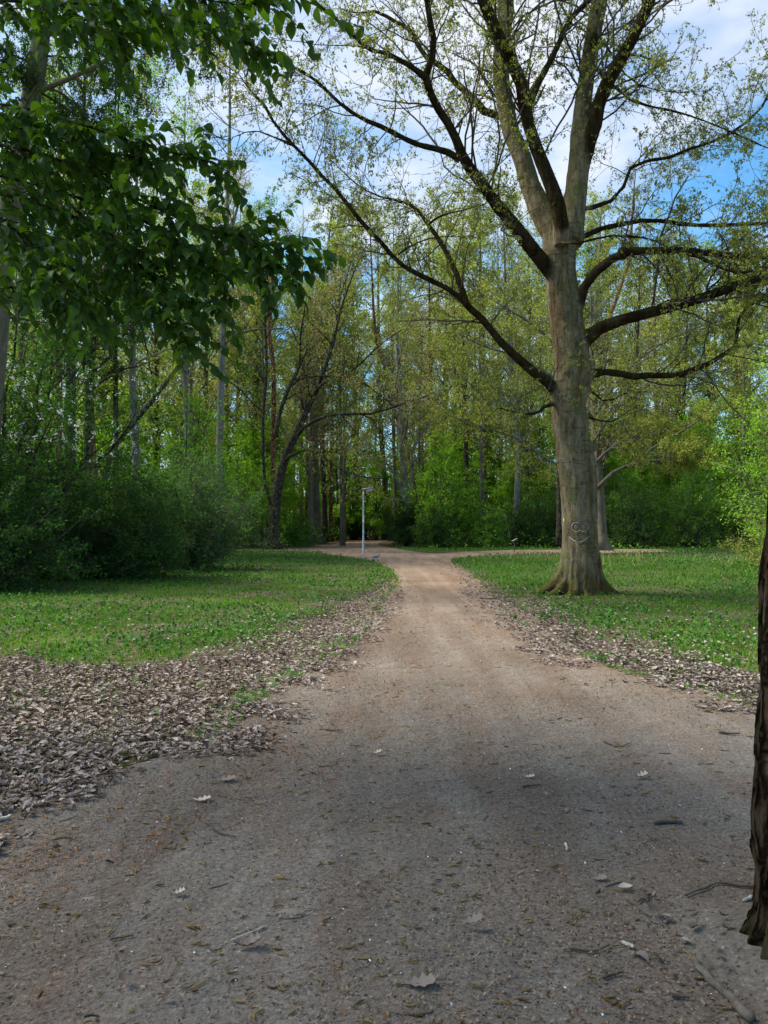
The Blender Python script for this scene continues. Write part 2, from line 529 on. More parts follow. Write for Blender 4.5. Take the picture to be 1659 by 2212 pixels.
def path_mat():
    m, N, L = newmat('trodden_dirt')
    v = N.new('ShaderNodeTexCoord').outputs['Object']
    # broad patches of grey fines, brown soil and rusty needle litter
    a = noise(N, L, v, .55, 5, .6, None, .4)
    bq = noise(N, L, v, 1.3, 6, .65, (1.6, .5, 1), .6)
    f = noise(N, L, v, 45, 6, .75)
    g = noise(N, L, v, 160, 3, .7)
    c1 = ramp(N, [(.115, .097, .08), (.168, .146, .122), (.235, .207, .178)], [.32, .5, .68]); L.new(f.outputs['Fac'], c1.inputs['Fac'])
    c2 = ramp(N, [(.105, .073, .053), (.16, .117, .09), (.225, .172, .135)], [.32, .5, .7]); L.new(f.outputs['Fac'], c2.inputs['Fac'])
    k = ramp(N, [(0, 0, 0), (.75, .75, .75)], [.44, .66]); L.new(bq.outputs['Fac'], k.inputs['Fac'])
    col = mix(N, L, k.outputs['Color'], c1.outputs['Color'], c2.outputs['Color'])
    k2 = ramp(N, [(.76, .74, .72), (1.08, 1.08, 1.08)], [.3, .7]); L.new(a.outputs['Fac'], k2.inputs['Fac'])
    col = mix(N, L, 1.0, col, k2.outputs['Color'], 'MULTIPLY')
    tr = noise(N, L, v, 1.0, 4, .55, (2.6, .16, 1), .5)
    rt = ramp(N, [(.9, .89, .88), (1.14, 1.14, 1.14)], [.4, .64]); L.new(tr.outputs['Fac'], rt.inputs['Fac'])
    col = mix(N, L, 1.0, col, rt.outputs['Color'], 'MULTIPLY')
    # the far half is tinted paler and warmer: sunlight put into the colour
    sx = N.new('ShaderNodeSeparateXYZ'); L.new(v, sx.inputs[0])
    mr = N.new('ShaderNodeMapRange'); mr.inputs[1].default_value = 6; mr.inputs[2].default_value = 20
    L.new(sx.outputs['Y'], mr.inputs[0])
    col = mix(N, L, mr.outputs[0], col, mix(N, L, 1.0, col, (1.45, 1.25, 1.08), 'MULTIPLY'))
    # fine grains, pale and dark
    vo = N.new('ShaderNodeTexVoronoi'); vo.inputs['Scale'].default_value = 95
    L.new(v, vo.inputs['Vector'])
    kk = ramp(N, [(.25, .22, .2), (1, 1, 1), (1, 1, 1), (2.0, 1.9, 1.75)], [.08, .22, .82, .95])
    L.new(vo.outputs['Color'], kk.inputs['Fac'])
    col = mix(N, L, .8, col, kk.outputs['Color'], 'MULTIPLY')
    hh = mix(N, L, .5, f.outputs['Color'], g.outputs['Color'])
    h2 = mix(N, L, .35, hh, vo.outputs['Distance'])
    b = N.new('ShaderNodeBump'); b.inputs['Strength'].default_value = .9; b.inputs['Distance'].default_value = .012
    L.new(h2, b.inputs['Height'])
    b2 = N.new('ShaderNodeBump'); b2.inputs['Strength'].default_value = 1.0; b2.inputs['Distance'].default_value = .05
    L.new(noise(N, L, v, 5, 4).outputs['Fac'], b2.inputs['Height']); L.new(b.outputs[0], b2.inputs['Normal'])
    d = N.new('ShaderNodeBsdfDiffuse'); d.inputs['Roughness'].default_value = .8
    L.new(col, d.inputs['Color']); L.new(b2.outputs[0], d.inputs['Normal'])
    o = N.new('ShaderNodeOutputMaterial'); L.new(d.outputs[0], o.inputs['Surface'])
    return m


M['soil'] = ground_mat()
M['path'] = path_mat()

# ------------------------------------------------------------------ templates
LEAF = (np.array([(0, 0, 0), (.3, .42, .07), (0, 1, 0), (-.3, .42, .07)]), [[0, 1, 2, 3]])
DROP = (np.array([(0, 0, 0), (.34, .35, .1), (.2, .8, .02), (0, 1, -.05), (-.2, .8, .02), (-.34, .35, .1)]), [[0, 1, 2, 3], [0, 3, 4, 5]])


def strip_leaf(ws, curl=0.0, fold=.1, lobes=None):
    """a leaf as left edge, midrib, right edge stations"""
    n = len(ws)
    v = []
    for i, w in enumerate(ws):
        y = i / (n - 1)
        z = curl * (y - .5) ** 2 * 4
        v += [(-w, y + (.03 if lobes else 0), z + fold * w * 2), (0, y, z), (w, y + (.03 if lobes else 0), z + fold * w * 2)]
    f = []
    for i in range(n - 1):
        a = i * 3
        f += [[a, a + 1, a + 4, a + 3], [a + 1, a + 2, a + 5, a + 4]]
    return np.array(v), f


HORN = strip_leaf([.015, .23, .31, .29, .17, .0], -.12, .22)
OAKL = [strip_leaf([.01, .1, .05, .25, .12, .33, .16, .24, .03], c, fo, True) for c, fo in ((.12, .2), (-.1, -.25), (.25, .5))]
ROUND = [strip_leaf([.02, .22, .3, .22, .02], c, fo) for c, fo in ((.15, .4), (-.2, .2))]


def rframes(n, rng, up=0.0, hang=0.0):
    """random leaf frames; up pulls normals to +z, hang pulls the tip down"""
    Y = nrm(rng.normal(size=(n, 3)) + np.array([0, 0, -hang]))
    Z = rng.normal(size=(n, 3)) + np.array([0, 0, up])
    Z = nrm(Z - (Z * Y).sum(1, keepdims=True) * Y)
    X = np.cross(Y, Z)
    return X, Y, Z


# ------------------------------------------------------------------ growing branches (vectorised)
def grow(Pp, Rp, n, rng, lr=(.35, .6), ang=(35, 65), up=.15, K=5, wob=.18, tmin=.2, tmax=1., rr=.5, droop=0., minr=.004, lens=None, taper=.75):
    N, Kp, _ = Pp.shape
    pi_ = np.repeat(np.arange(N), n)
    m = len(pi_)
    t = tmin + (tmax - tmin) * ((np.tile(np.arange(n), N) + rng.random(m)) / n)
    s = t * (Kp - 1)
    i = np.minimum(s.astype(int), Kp - 2)
    fr = (s - i)[:, None]
    a, b = Pp[pi_, i], Pp[pi_, i + 1]
    base = a * (1 - fr) + b * fr
    rad = Rp[pi_, i] * (1 - fr[:, 0]) + Rp[pi_, i + 1] * fr[:, 0]
    tan = nrm(b - a)
    pr = rng.normal(size=(m, 3))
    pr = nrm(pr - (pr * tan).sum(1, keepdims=True) * tan)
    an = np.radians(rng.uniform(ang[0], ang[1], m))[:, None]
    d = nrm(tan * np.cos(an) + pr * np.sin(an) + np.array([0, 0, up]))
    pl = np.linalg.norm(np.diff(Pp, axis=1), axis=2).sum(1)[pi_]
    ln = pl * rng.uniform(lr[0], lr[1], m) * (1 - taper * .6 * t) if lens is None else rng.uniform(lens[0], lens[1], m) * (1 - taper * .6 * t)
    st = (ln / (K - 1))[:, None]
    pts = [base]
    for k in range(1, K):
        d = nrm(d + rng.normal(size=(m, 3)) * wob + np.array([0, 0, -droop]))
        pts.append(pts[-1] + d * st)
    Q = np.stack(pts, 1)
    r0 = np.maximum(rad * rr * rng.uniform(.7, 1.1, m), minr)
    tp = np.linspace(1, .35, K)[None]
    return Q, np.maximum(r0[:, None] * tp, minr * .6)


def points_on(Pp, n, rng, t0=.2):
    N, K, _ = Pp.shape
    i_ = np.repeat(np.arange(N), n)
    s = (t0 + (1 - t0) * rng.random(len(i_))) * (K - 1)
    i = np.minimum(s.astype(int), K - 2)
    fr = (s - i)[:, None]
    return Pp[i_, i] * (1 - fr) + Pp[i_, i + 1] * fr


def leaves(mb, pos, size, rng, tmpl=LEAF, up=.6, hang=.3, jit=.1, sv=.4):
    n = len(pos)
    X, Y, Z = rframes(n, rng, up, hang)
    mb.scatter(tmpl[0], tmpl[1], pos + rng.normal(size=(n, 3)) * jit, X, Y, Z, size * rng.uniform(1 - sv, 1 + sv, n))
    return mb


def wnoise(x, y, s=1.0, seed=0):
    """cheap smooth noise in about -1..1"""
    r = np.random.default_rng(seed)
    o = np.zeros(np.broadcast(x, y).shape)
    for k in range(6):
        a, b, c = r.normal(size=3)
        w = 1.7 ** k * .6 / s
        o = o + np.sin(w * (a * x + b * y) + c * 9) * np.cos(w * (b * x - a * y) + c * 5) / 1.35 ** k
    return o / 2.2


def inside(poly, x, y):
    c = np.zeros(x.shape, bool)
    n = len(poly)
    for i in range(n):
        x1, y1 = poly[i]
        x2, y2 = poly[(i + 1) % n]
        if y1 == y2:
            continue
        k = ((y1 > y) != (y2 > y)) & (x < (x2 - x1) * (y - y1) / (y2 - y1) + x1)
        c ^= k
    return c


# ------------------------------------------------------------------ ground, path
def sheet(name, poly, z, mat, label=None):
    mb = MB()
    mb.poly([(x, y, z) for x, y in poly])
    o = mb.obj(name, mat, smooth=False)
    o['kind'] = 'structure'
    return o


gm = MB()
gx = np.linspace(-320, 320, 65)
gy = np.linspace(-120, 520, 65)
XX, YY = np.meshgrid(gx, gy)
gv = np.stack([XX, YY, np.zeros_like(XX)], -1).reshape(-1, 3)
gi = np.arange(65 * 65).reshape(65, 65)
gm.add(gv, np.stack([gi[:-1, :-1], gi[:-1, 1:], gi[1:, 1:], gi[1:, :-1]], -1).reshape(-1, 4))
gm.obj('ground', M['soil'])['kind'] = 'structure'

left_edge = [(-700, 1960), (-250, 1830), (0, 1772), (230, 1700), (430, 1640), (520, 1560), (600, 1500), (700, 1430), (790, 1370), (835, 1310), (862, 1260),
             (850, 1238), (828, 1222), (790, 1209), (720, 1200), (660, 1192), (560, 1189), (300, 1187)]
left_far = [(300, 1184), (560, 1184), (650, 1181), (710, 1177), (735, 1172), (762, 1168.5), (800, 1166.5), (900, 1164.5)]
right_far = [(900, 1165.8), (850, 1167.5), (826, 1171), (815, 1175), (835, 1181), (872, 1188), (930, 1195), (990, 1193), (1080, 1189), (1200, 1187.5), (1420, 1187)]
right_near = [(1420, 1193), (1200, 1196), (1110, 1198.5), (1020, 1203), (975, 1209), (985, 1225), (1020, 1250), (1055, 1290), (1100, 1330), (1165, 1380), (1280, 1430), (1400, 1470),
              (1500, 1495), (1659, 1535), (2100, 1640), (3200, 1900)]
path_px = left_edge + left_far + right_far + right_near
path_poly = Gs(path_px)
path_poly = spline(np.c_[path_poly, np.zeros(len(path_poly))], 260)[:, :2]
path_poly = np.vstack([path_poly, [(14, -6), (-14, -6)]])
path_px2 = [(a - (90 if b > 1300 else 20), b) if (i < 11) else ((a + (50 if b > 1300 else 12), b) if i > 32 and 1215 < b else (a, b)) for i, (a, b) in enumerate(path_px)]
path_poly[:-2, 0] += wnoise(path_poly[:-2, 0], path_poly[:-2, 1], 1.2, 5) * .12
pw = Gs(path_px2)
pw = spline(np.c_[pw, np.zeros(len(pw))], 300)[:, :2]
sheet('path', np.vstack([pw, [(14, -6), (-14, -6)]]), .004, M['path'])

litter_L = Gs([(-900, 1560), (-300, 1440), (0, 1412), (200, 1440), (330, 1432), (500, 1418), (640, 1340), (760, 1288), (850, 1246)] +
              [(866, 1258), (845, 1310), (800, 1372), (712, 1434), (612, 1506), (530, 1566), (440, 1648), (230, 1712), (0, 1785), (-250, 1850), (-900, 2050)])
litter_R = Gs([(955, 1208), (1040, 1248), (1120, 1290), (1200, 1335), (1340, 1388), (1450, 1415), (1659, 1462), (2200, 1560), (2200, 1680),
               (1659, 1545), (1500, 1503), (1400, 1480), (1275, 1440), (1150, 1388), (1085, 1338), (1035, 1290), (1005, 1255), (960, 1218)])


def rand_xy(rng, n, d0, d1, u0=-.6, u1=.62, power=1.0):
    """points in the wedge before the camera; density falls off with distance as d**-power"""
    e = 2 - power
    q = rng.random(n)
    d = (d0 ** e + q * (d1 ** e - d0 ** e)) ** (1 / e)
    u = rng.uniform(u0, u1, n)
    return u * d, d


rng = np.random.default_rng(11)


def jitter(x, y, amp, seed=3, s=.6, soft=.1):
    g = np.random.default_rng(len(x)).normal(size=(2, len(x))) * soft * (1 + y / 25)
    return x + wnoise(x, y, s, seed) * amp + g[0], y + wnoise(x, y, s, seed + 7) * amp + g[1]


# dry oak leaves lying along both sides of the path
mb = MB()
x, y = rand_xy(rng, 230000, 3.3, 45, power=1.4)
jx, jy = jitter(x, y, .7, 3, .45)
k = inside(litter_L, jx, jy) | inside(litter_R, jx, jy)
x, y = x[k], y[k]
# scattered on the lawns and a few on the path
x2, y2 = rand_xy(rng, 46000, 5, 45, power=1.3)
onp = inside(path_poly, x2, y2)
den = np.clip(.36 + .5 * wnoise(x2, y2, 1.5, 9), .02, 1) * np.where(x2 > 2, 1.1, .8) * np.clip(1.6 - y2 / 20, .08, 1)
k = (~onp) & (rng.random(len(x2)) < den * .8)
x3, y3 = rand_xy(rng, 700, 2.2, 40, power=1.5)
k3 = inside(path_poly, x3, y3) & (rng.random(len(x3)) < .16)
a4 = rng.uniform(pi * .7, pi * 1.6, 34); r4 = rng.uniform(.24, .62, 34)   # a few drifted against the pine's foot
x = np.r_[x, x2[k], x3[k3], 1.57 + r4 * np.cos(a4)]; y = np.r_[y, y2[k], y3[k3], 2.75 + r4 * np.sin(a4)]
n = len(x)
print('litter', n)
part = rng.integers(0, 5, n)
for q in range(5):
    kk = part == q
    m_ = kk.sum()
    T = (OAKL + ROUND)[q]
    Z = nrm(rng.normal(size=(m_, 3)) * .36 + np.array([0, 0, 1.8]))
    a = rng.uniform(0, 2 * pi, m_)
    Y = nrm(np.c_[np.cos(a), np.sin(a), rng.normal(size=m_) * .28])
    Y = nrm(Y - (Y * Z).sum(1, keepdims=True) * Z)
    inl = inside(litter_L, x[kk], y[kk]) | inside(litter_R, x[kk], y[kk]) | inside(path_poly, x[kk], y[kk])
    pos = np.c_[x[kk], y[kk], np.where(inl, rng.uniform(.012, .04, m_) + .08 * np.clip(1 - (np.hypot(x[kk] - 1.57, y[kk] - 2.75) - .12) / .42, 0, 1) ** 1.2, rng.uniform(.03, .09, m_))]
    mb.scatter(T[0], T[1], pos, np.cross(Y, Z), Y, Z, rng.uniform(.022, .05, m_) + .045 * rng.random(m_) ** 3)
tag(mb.obj('leaf_litter', M['dry_leaf'], smooth=False), 'brown dry oak leaves lying thick along the path edges', 'leaf litter', kind='stuff')

# grass and herbs
BL = (np.array([(-.06, 0, 0), (.06, 0, 0), (.05, .45, .08), (-.05, .45, .08), (0, 1, .35)]), )


def blades(mb, x, y, h, rng, lean=.35, wid=1.0):
    n = len(x)
    a = rng.uniform(0, 2 * pi, n)
    Y = nrm(np.c_[rng.normal(size=n) * lean, rng.normal(size=n) * lean, np.ones(n)])
    X = np.c_[np.cos(a), np.sin(a), np.zeros(n)]
    X = nrm(X - (X * Y).sum(1, keepdims=True) * Y)
    Z = np.cross(X, Y)
    t = BL[0] * np.array([wid, 1, 1])
    pos = np.c_[x, y, np.zeros(n)]
    V = pos[:, None] + h[:, None, None] * (t[None, :, 0:1] * X[:, None] + t[None, :, 1:2] * Y[:, None] + t[None, :, 2:3] * Z[:, None])
    b = mb.n
    V = V.reshape(-1, 3)
    o = np.arange(n) * 5
    mb.add(V, np.stack([o, o + 1, o + 2, o + 3], 1))
    mb.l.append((b + np.stack([o + 3, o + 2, o + 4], 1)).ravel())
    mb.t.append(np.full(n, 3))


x, y = rand_xy(rng, 330000, 5.5, 62, -.62, .66, power=1.45)
jx, jy = jitter(x, y, .7, 3, .45)
onp = inside(path_poly, x, y)
lit = inside(litter_L, jx, jy) | inside(litter_R, jx, jy)
dens = np.clip(.62 + .55 * wnoise(x, y, .9, 21), .06, 1)
keep = ~onp & (rng.random(len(x)) < np.where(lit, .012, dens)) 
x, y = x[keep], y[keep]
tallR = ((x > 2.2) & (y > 19.5)) | ((x < -.4) & (y > 24))
tall = tallR & (y > 20) & (y < 50)
lowk = ~tall
print('grass', len(x))
mb = MB()
dd = y[lowk]
blades(mb, x[lowk], dd, rng.uniform(.03, .075, lowk.sum()) * (1 + dd / 40), rng, .6, 1.3)
tag(mb.obj('grass', M['grass'], smooth=False), 'short green grass growing on both lawns beside the path', 'grass', kind='stuff')
mb = MB()
xt, yt = x[tall], y[tall]
ht = np.where(xt > 0, rng.uniform(.07, .25, len(xt)) * (1 + .5 * wnoise(xt, yt, 1.5, 71)) * np.clip((44 - yt) / 8, .25, 1), rng.uniform(.06, .16, len(xt)))
blades(mb, xt, yt, ht, rng, .3, .75)
tag(mb.obj('tall_grass', M['tall_grass'], smooth=False), 'taller bright green grass growing behind the big oak', 'grass', kind='stuff')
mb = MB()
xs, ys = rand_xy(rng, 1500, 28, 50, .1, .5)
k = ~inside(path_poly, xs, ys) & (rng.random(1500) < .35 + .5 * wnoise(xs, ys, 2, 4))
blades(mb, xs[k], ys[k], rng.uniform(.25, .55, k.sum()), rng, .5, .35)
tag(mb.obj('dry_grass_stalks', M['straw'], smooth=False), 'yellow dry stalks standing in the tall grass', 'grass', kind='stuff')
# herb leaves
mb = MB()
x, y = rand_xy(rng, 170000, 6, 60, -.62, .66, power=1.4)
jx, jy = jitter(x, y, .5, 13)
onp = inside(path_poly, x, y)
lit = inside(litter_L, jx, jy) | inside(litter_R, jx, jy)
dens = np.clip(.42 + .75 * wnoise(x, y, 1.0, 33), .02, 1)
keep = ~onp & (rng.random(len(x)) < np.where(lit, .02, dens))
x, y = x[keep], y[keep]
n = len(x)
print('herbs', n)
hz_ = rng.uniform(.015, .09, n) * np.where(y > 25, 1.6, 1)
pos = np.c_[x, y, hz_]
X, Y, Z = rframes(n, rng, 2.2, 0)
mb.scatter(LEAF[0] * np.array([1.35, 1, 1]), LEAF[1], pos, X, Y, Z, rng.uniform(.03, .065, n) * (1 + y / 45))
tag(mb.obj('ground_cover', M['herb'], smooth=False), 'low dark green leafy herbs growing among the grass', 'ground cover', kind='stuff')

# small bits on the path
mb = MB()
x, y = rand_xy(rng, 110000, 2.1, 16, -.56, .58, power=1.5)
k = inside(path_poly, x, y) & (rng.random(len(x)) < np.clip(.5 + .6 * wnoise(x, y, .7, 41), .1, 1))
x, y = x[k], y[k]; n = len(x)
X, Y, Z = rframes(n, rng, 3.5, 0)
mb.scatter(LEAF[0] * np.array([.9, 1, .5]), LEAF[1], np.c_[x, y, rng.uniform(.007, .012, n)], X, Y, Z, rng.uniform(.006, .02, n))
tag(mb.obj('bud_scales', M['crumb'], smooth=False), 'brown bud scales and bark crumbs strewn over the path', 'litter', kind='stuff')
mb = MB()
x, y = rand_xy(rng, 60000, 2.1, 24, -.56, .58, power=1.5)
edge = inside(litter_L + np.array([.9, -.5]), x, y) | inside(litter_R + np.array([-.7, -.6]), x, y)
k = inside(path_poly, x, y) & (rng.random(len(x)) < np.where(edge, .8, np.clip(wnoise(x, y, .8, 45) - .15, 0, .5)))
x, y = x[k], y[k]; n = len(x)
X, Y, Z = rframes(n, rng, 3.5, 0)
mb.scatter(LEAF[0] * np.array([.5, 1, .5]), LEAF[1], np.c_[x, y, rng.uniform(.007, .014, n)], X, Y, Z, rng.uniform(.012, .035, n))
tag(mb.obj('needle_litter', M['rust_crumb'], smooth=False), 'rusty orange needle litter drifted along the path edges', 'litter', kind='stuff')
mb = MB()
x, y = rand_xy(rng, 3000, 2.1, 15, -.56, .58, power=1.5)
k = inside(path_poly, x, y) & (rng.random(len(x)) < np.clip(.45 + .7 * wnoise(x, y, .6, 51), .05, 1))
x, y = x[k], y[k]; n = len(x)
a = rng.normal(0, .9, n); ln = rng.uniform(.015, .06, n)
tt = np.linspace(-.5, .5, 5)
bend = rng.normal(0, .35, n)
cpts = np.stack([x[:, None] + ln[:, None] * (tt * np.cos(a)[:, None] - (tt ** 2) * bend[:, None] * np.sin(a)[:, None] * 2),
                 y[:, None] + ln[:, None] * (tt * np.sin(a)[:, None] + (tt ** 2) * bend[:, None] * np.cos(a)[:, None] * 2),
                 np.full((n, 5), .009) + rng.uniform(0, .004, (n, 1))], -1)
mb.tubes(cpts, rng.uniform(.0022, .0042, n)[:, None] * np.array([.5, 1, 1.05, .9, .35])[None], 5)
tag(mb.obj('catkins', M['catkin']), 'fallen yellow brown catkins lying all over the path', 'catkins', kind='stuff')
mb = MB()
x, y = rand_xy(rng, 420, 2.1, 13, -.56, .58, power=1.4)
k = inside(path_poly, x, y)
x, y = x[k], y[k]; n = len(x)
X, Y, Z = rframes(n, rng, 2.5, 0)
mb.scatter(DROP[0], DROP[1], np.c_[x, y, np.full(n, .011)], X, Y, Z, rng.uniform(.007, .014, n))
tag(mb.obj('petals', M['petal']), 'tiny white blossom petals dotted over the path', 'petals', kind='stuff')


mb = MB()
x, y = rand_xy(rng, 1500, 2.4, 22, -.56, .58, power=1.4)
k = (inside(litter_L, x, y) | inside(litter_R, x, y)) | (inside(path_poly, x, y) & (rng.random(len(x)) < .13))
x, y = x[k], y[k]; n = len(x)
a = rng.normal(0, .9, n); ln = rng.uniform(.03, .13, n); tt = np.linspace(-.5, .5, 5)
bend = rng.normal(0, .25, n)
zt = np.where(inside(path_poly, x, y), .008, .045)
c_ = np.stack([x[:, None] + ln[:, None] * (tt * np.cos(a)[:, None] - (tt ** 2) * bend[:, None] * np.sin(a)[:, None] * 2),
               y[:, None] + ln[:, None] * (tt * np.sin(a)[:, None] + (tt ** 2) * bend[:, None] * np.cos(a)[:, None] * 2), np.repeat(zt[:, None], 5, 1)], -1)
mb.tubes(c_, rng.uniform(.0015, .004, n)[:, None] * np.array([.8, 1, 1.1, .9, .5])[None], 5)
tag(mb.obj('twig_litter', M['stick']), 'thin broken twigs scattered over the dry leaves and dirt', 'twigs', kind='stuff')


# ------------------------------------------------------------------ sticks and single leaves on the path
def lying(pxs, r0, r1, z=.012, K=10, seed=0):
    g = np.array([G(*p) for p in pxs]); g[:, 2] = z
    q = spline(g, K)
    rr = np.random.default_rng(seed + 100)
    q[1:-1, :2] += rr.normal(size=(K - 2, 2)) * r0 * .3
    q[:, 2] = np.maximum(z + r0 * .6 + rr.normal(size=K) * r0 * .1, r0 * .7)
    return q, np.linspace(r0, r1, K) * (1 + .1 * rr.normal(size=K))


def stick(pxs, r0, r1, label, mat='stick', twigs=(), name='stick'):
    mb = MB()
    q, r = lying(pxs, r0, r1)
    mb.tubes(q, r, 7)
    for i, t in enumerate(twigs):
        q2, r2 = lying(t, r0 * .6, r1 * .6, K=6, seed=i + 5)
        mb.tubes(q2, r2, 6)
    c = q.mean(0); c[2] = 0
    return tag(mb.obj(name, M[mat], origin=c), label, 'stick')


def s7(x, y): return ((1512 + x * .9114) / 1.8228, (2300 + y * .9114) / 1.8228)
def s6(x, y): return (x * .5, (2300 + y * .9114) / 1.8228)


stick([s7(1350, 1660), s7(1400, 1720), s7(1480, 1800), s7(1590, 1905)], .014, .017, 'long weathered branch lying at the foot of the mossy trunk', 'wood', name='fallen_branch')
stick([s7(1625, 1322), s7(1540, 1318), s7(1450, 1303), s7(1390, 1325), s7(1300, 1360)], .006, .004, 'thin black wavy twig reaching from the mossy trunk across the dirt')
stick([s7(1170, 1352), s7(1130, 1362), s7(1098, 1388)], .006, .004, 'short curved black twig beside the long wavy one')
stick([s7(1170, 1045), s7(1230, 1040), s7(1290, 1044)], .011, .01, 'short thick dark stick with a snapped end on the dirt')
stick([s7(800, 1585), s7(860, 1600), s7(920, 1598), s7(975, 1575)], .005, .003, 'curved thin dark twig on the bare dirt near the bottom')
stick([s7(950, 1718), s7(990, 1704), s7(1033, 1694)], .006, .004, 'small knobbly twig below the curved thin one')
stick([s7(1245, 1798), s7(1320, 1806)], .007, .004, 'short straight dark twig left of the long weathered branch')
stick([s7(600, 884), s7(640, 880), s7(680, 876)], .006, .004, 'short dark twig on the path below a curled leaf')
stick([s7(415, 64), s7(450, 66), s7(490, 66)], .02, .02, 'short black stick lying across the path before the oak')
stick([s7(480, 134), s7(530, 138), s7(575, 140)], .012, .008, 'thin brown twig on the path right of the oak roots')
stick([s7(545, 74), s7(600, 92), s7(660, 98), s7(735, 96)], .018, .01, 'fallen forked twig on the leaves at the oak roots', twigs=[[s7(640, 96), s7(690, 130), s7(705, 145)]])
stick([s7(950, 688), s7(1010, 710), s7(1065, 695)], .006, .004, 'thin curved brown twig in the middle of the path')
stick([s7(1450, 648), s7(1490, 655), s7(1535, 656)], .012, .006, 'rusty brown stick near the right side of the path')
stick([s7(705, 330), s7(765, 332)], .01, .007, 'thin dark twig on the pale part of the path')
stick([s6(895, 1040), s6(930, 1075), s6(965, 1092), s6(1020, 1103)], .006, .003, 'curved dark twig with a frayed end lying on grey dirt', twigs=[[s6(880, 1047), s6(950, 1045)]])
stick([s6(1000, 1553), s6(1080, 1520), s6(1155, 1490)], .003, .0025, 'straight pale straw lying across the dirt', 'pale_wood', name='straw')
stick([s6(475, 1550), s6(525, 1541), s6(575, 1533)], .005, .004, 'pale brown twig piece on the lower left dirt', 'wood')
stick([s7(1555, 1384), s7(1590, 1365)], .007, .006, 'short white peeled twig beside the mossy trunk', 'pale_wood')
stick([s7(785, 1134), s7(792, 1162)], .006, .005, 'small pale peeled twig standing out on the grey dirt', 'pale_wood')
stick([s7(1035, 1567), s7(1080, 1586)], .008, .007, 'small pale wood chip above the curved thin twig', 'pale_wood', name='wood_chip')
stick([s6(1405, 635), s6(1440, 640), s6(1480, 638)], .007, .004, 'dark twig with rusty needles on the left of the path')
stick([s6(-20, 1035), s6(50, 1016)], .011, .009, 'pale stick at the edge of the dry leaves', 'pale_wood')
stick([s6(370, 293), s6(410, 296), s6(445, 304)], .014, .01, 'dark stick resting in the leaves below the left lawn')


def big_leaf(px, py, size, ang, label, mat='dry_leaf', T=OAKL[0], tilt=.04):
    size *= .62
    mb = MB()
    p = G(px, py); p[2] = .012
    Y = nrm(np.array([[cos(ang), sin(ang), tilt]]))
    Z = nrm(np.array([[0.1, -.08, 1.0]])); Z = nrm(Z - (Z * Y).sum() * Y)
    mb.scatter(T[0], T[1], p[None], np.cross(Y, Z), Y, Z, size)
    return tag(mb.obj('dry_leaf', mat if not isinstance(mat, str) else M[mat], origin=(p[0], p[1], 0), smooth=False), label, 'leaf')


M['pale_leaf'] = leaf_mat('pale_leaf', [(.36, .31, .25), (.48, .42, .36)], .1, (1, .9, .8), gloss=0)
M['grey_leaf'] = leaf_mat('grey_leaf', [(.17, .14, .12), (.25, .21, .18)], .1, (1, .9, .8), gloss=0)
big_leaf(*s7(1080, 846), .15, .15, 'cream coloured dry leaf, brightest on the right of the path', 'pale_leaf', OAKL[2])
big_leaf(*s7(600, 842), .12, 0, 'curled beige oak leaf in the middle of the path', 'pale_leaf')
big_leaf(*s7(1010, 1330), .11, .1, 'white undersided leaf near the curved black twig', 'pale_leaf', ROUND[0])
big_leaf(*s7(895, 1290), .12, .2, 'grey brown dry leaf left of the white one', 'grey_leaf')
big_leaf(*s7(75, 1748), .19, .05, 'large ragged grey oak leaf near the bottom edge', 'grey_leaf')
big_leaf(*s6(830, 945), .17, .1, 'large pale lilac oak leaf beside the rusty needle litter', 'pale_leaf')
big_leaf(*s6(735, 1355), .10, .1, 'small whitish oak leaf alone on the lower left dirt', 'pale_leaf', OAKL[2])
big_leaf(*s6(345, 1368), .1, .2, 'light brown leaf beside a tiny white petal', 'grey_leaf', OAKL[1])
big_leaf(*s6(1185, 1422), .18, .1, 'long grey leaf with ragged lobes on the grey dirt', 'grey_leaf', OAKL[1])
big_leaf(*s6(1010, 1585), .16, .15, 'dark curled leaf under the pale straw', 'dry_leaf', OAKL[2])
big_leaf(*s6(930, 858), .2, .1, 'broad beige oak leaf at the edge of the litter', 'grey_leaf')
big_leaf(*s6(1600, 745), .13, .2, 'pale brown crumpled leaf high on the path', 'pale_leaf', OAKL[2])


# ------------------------------------------------------------------ tree maker
def tube_limb(pts3, radii, K):
    a = spline(np.c_[np.array(pts3), np.array(radii)[:, None]], K)
    return a[:, :3], np.maximum(a[:, 3], .004)


def px_limb(pts, d, K=12, wpx=None):
    """pts: (px, py, width_px); d: depth or list of depths"""
    pts = np.array(pts, float)
    n = len(pts)
    d = np.broadcast_to(d, (n,)) if np.ndim(d) == 0 else np.interp(np.linspace(0, 1, n), np.linspace(0, 1, len(d)), d)
    p3 = np.array([P(a[0], a[1], dd) for a, dd in zip(pts, d)])
    r = pts[:, 2] / 2 * d / F
    return tube_limb(p3, r, K)


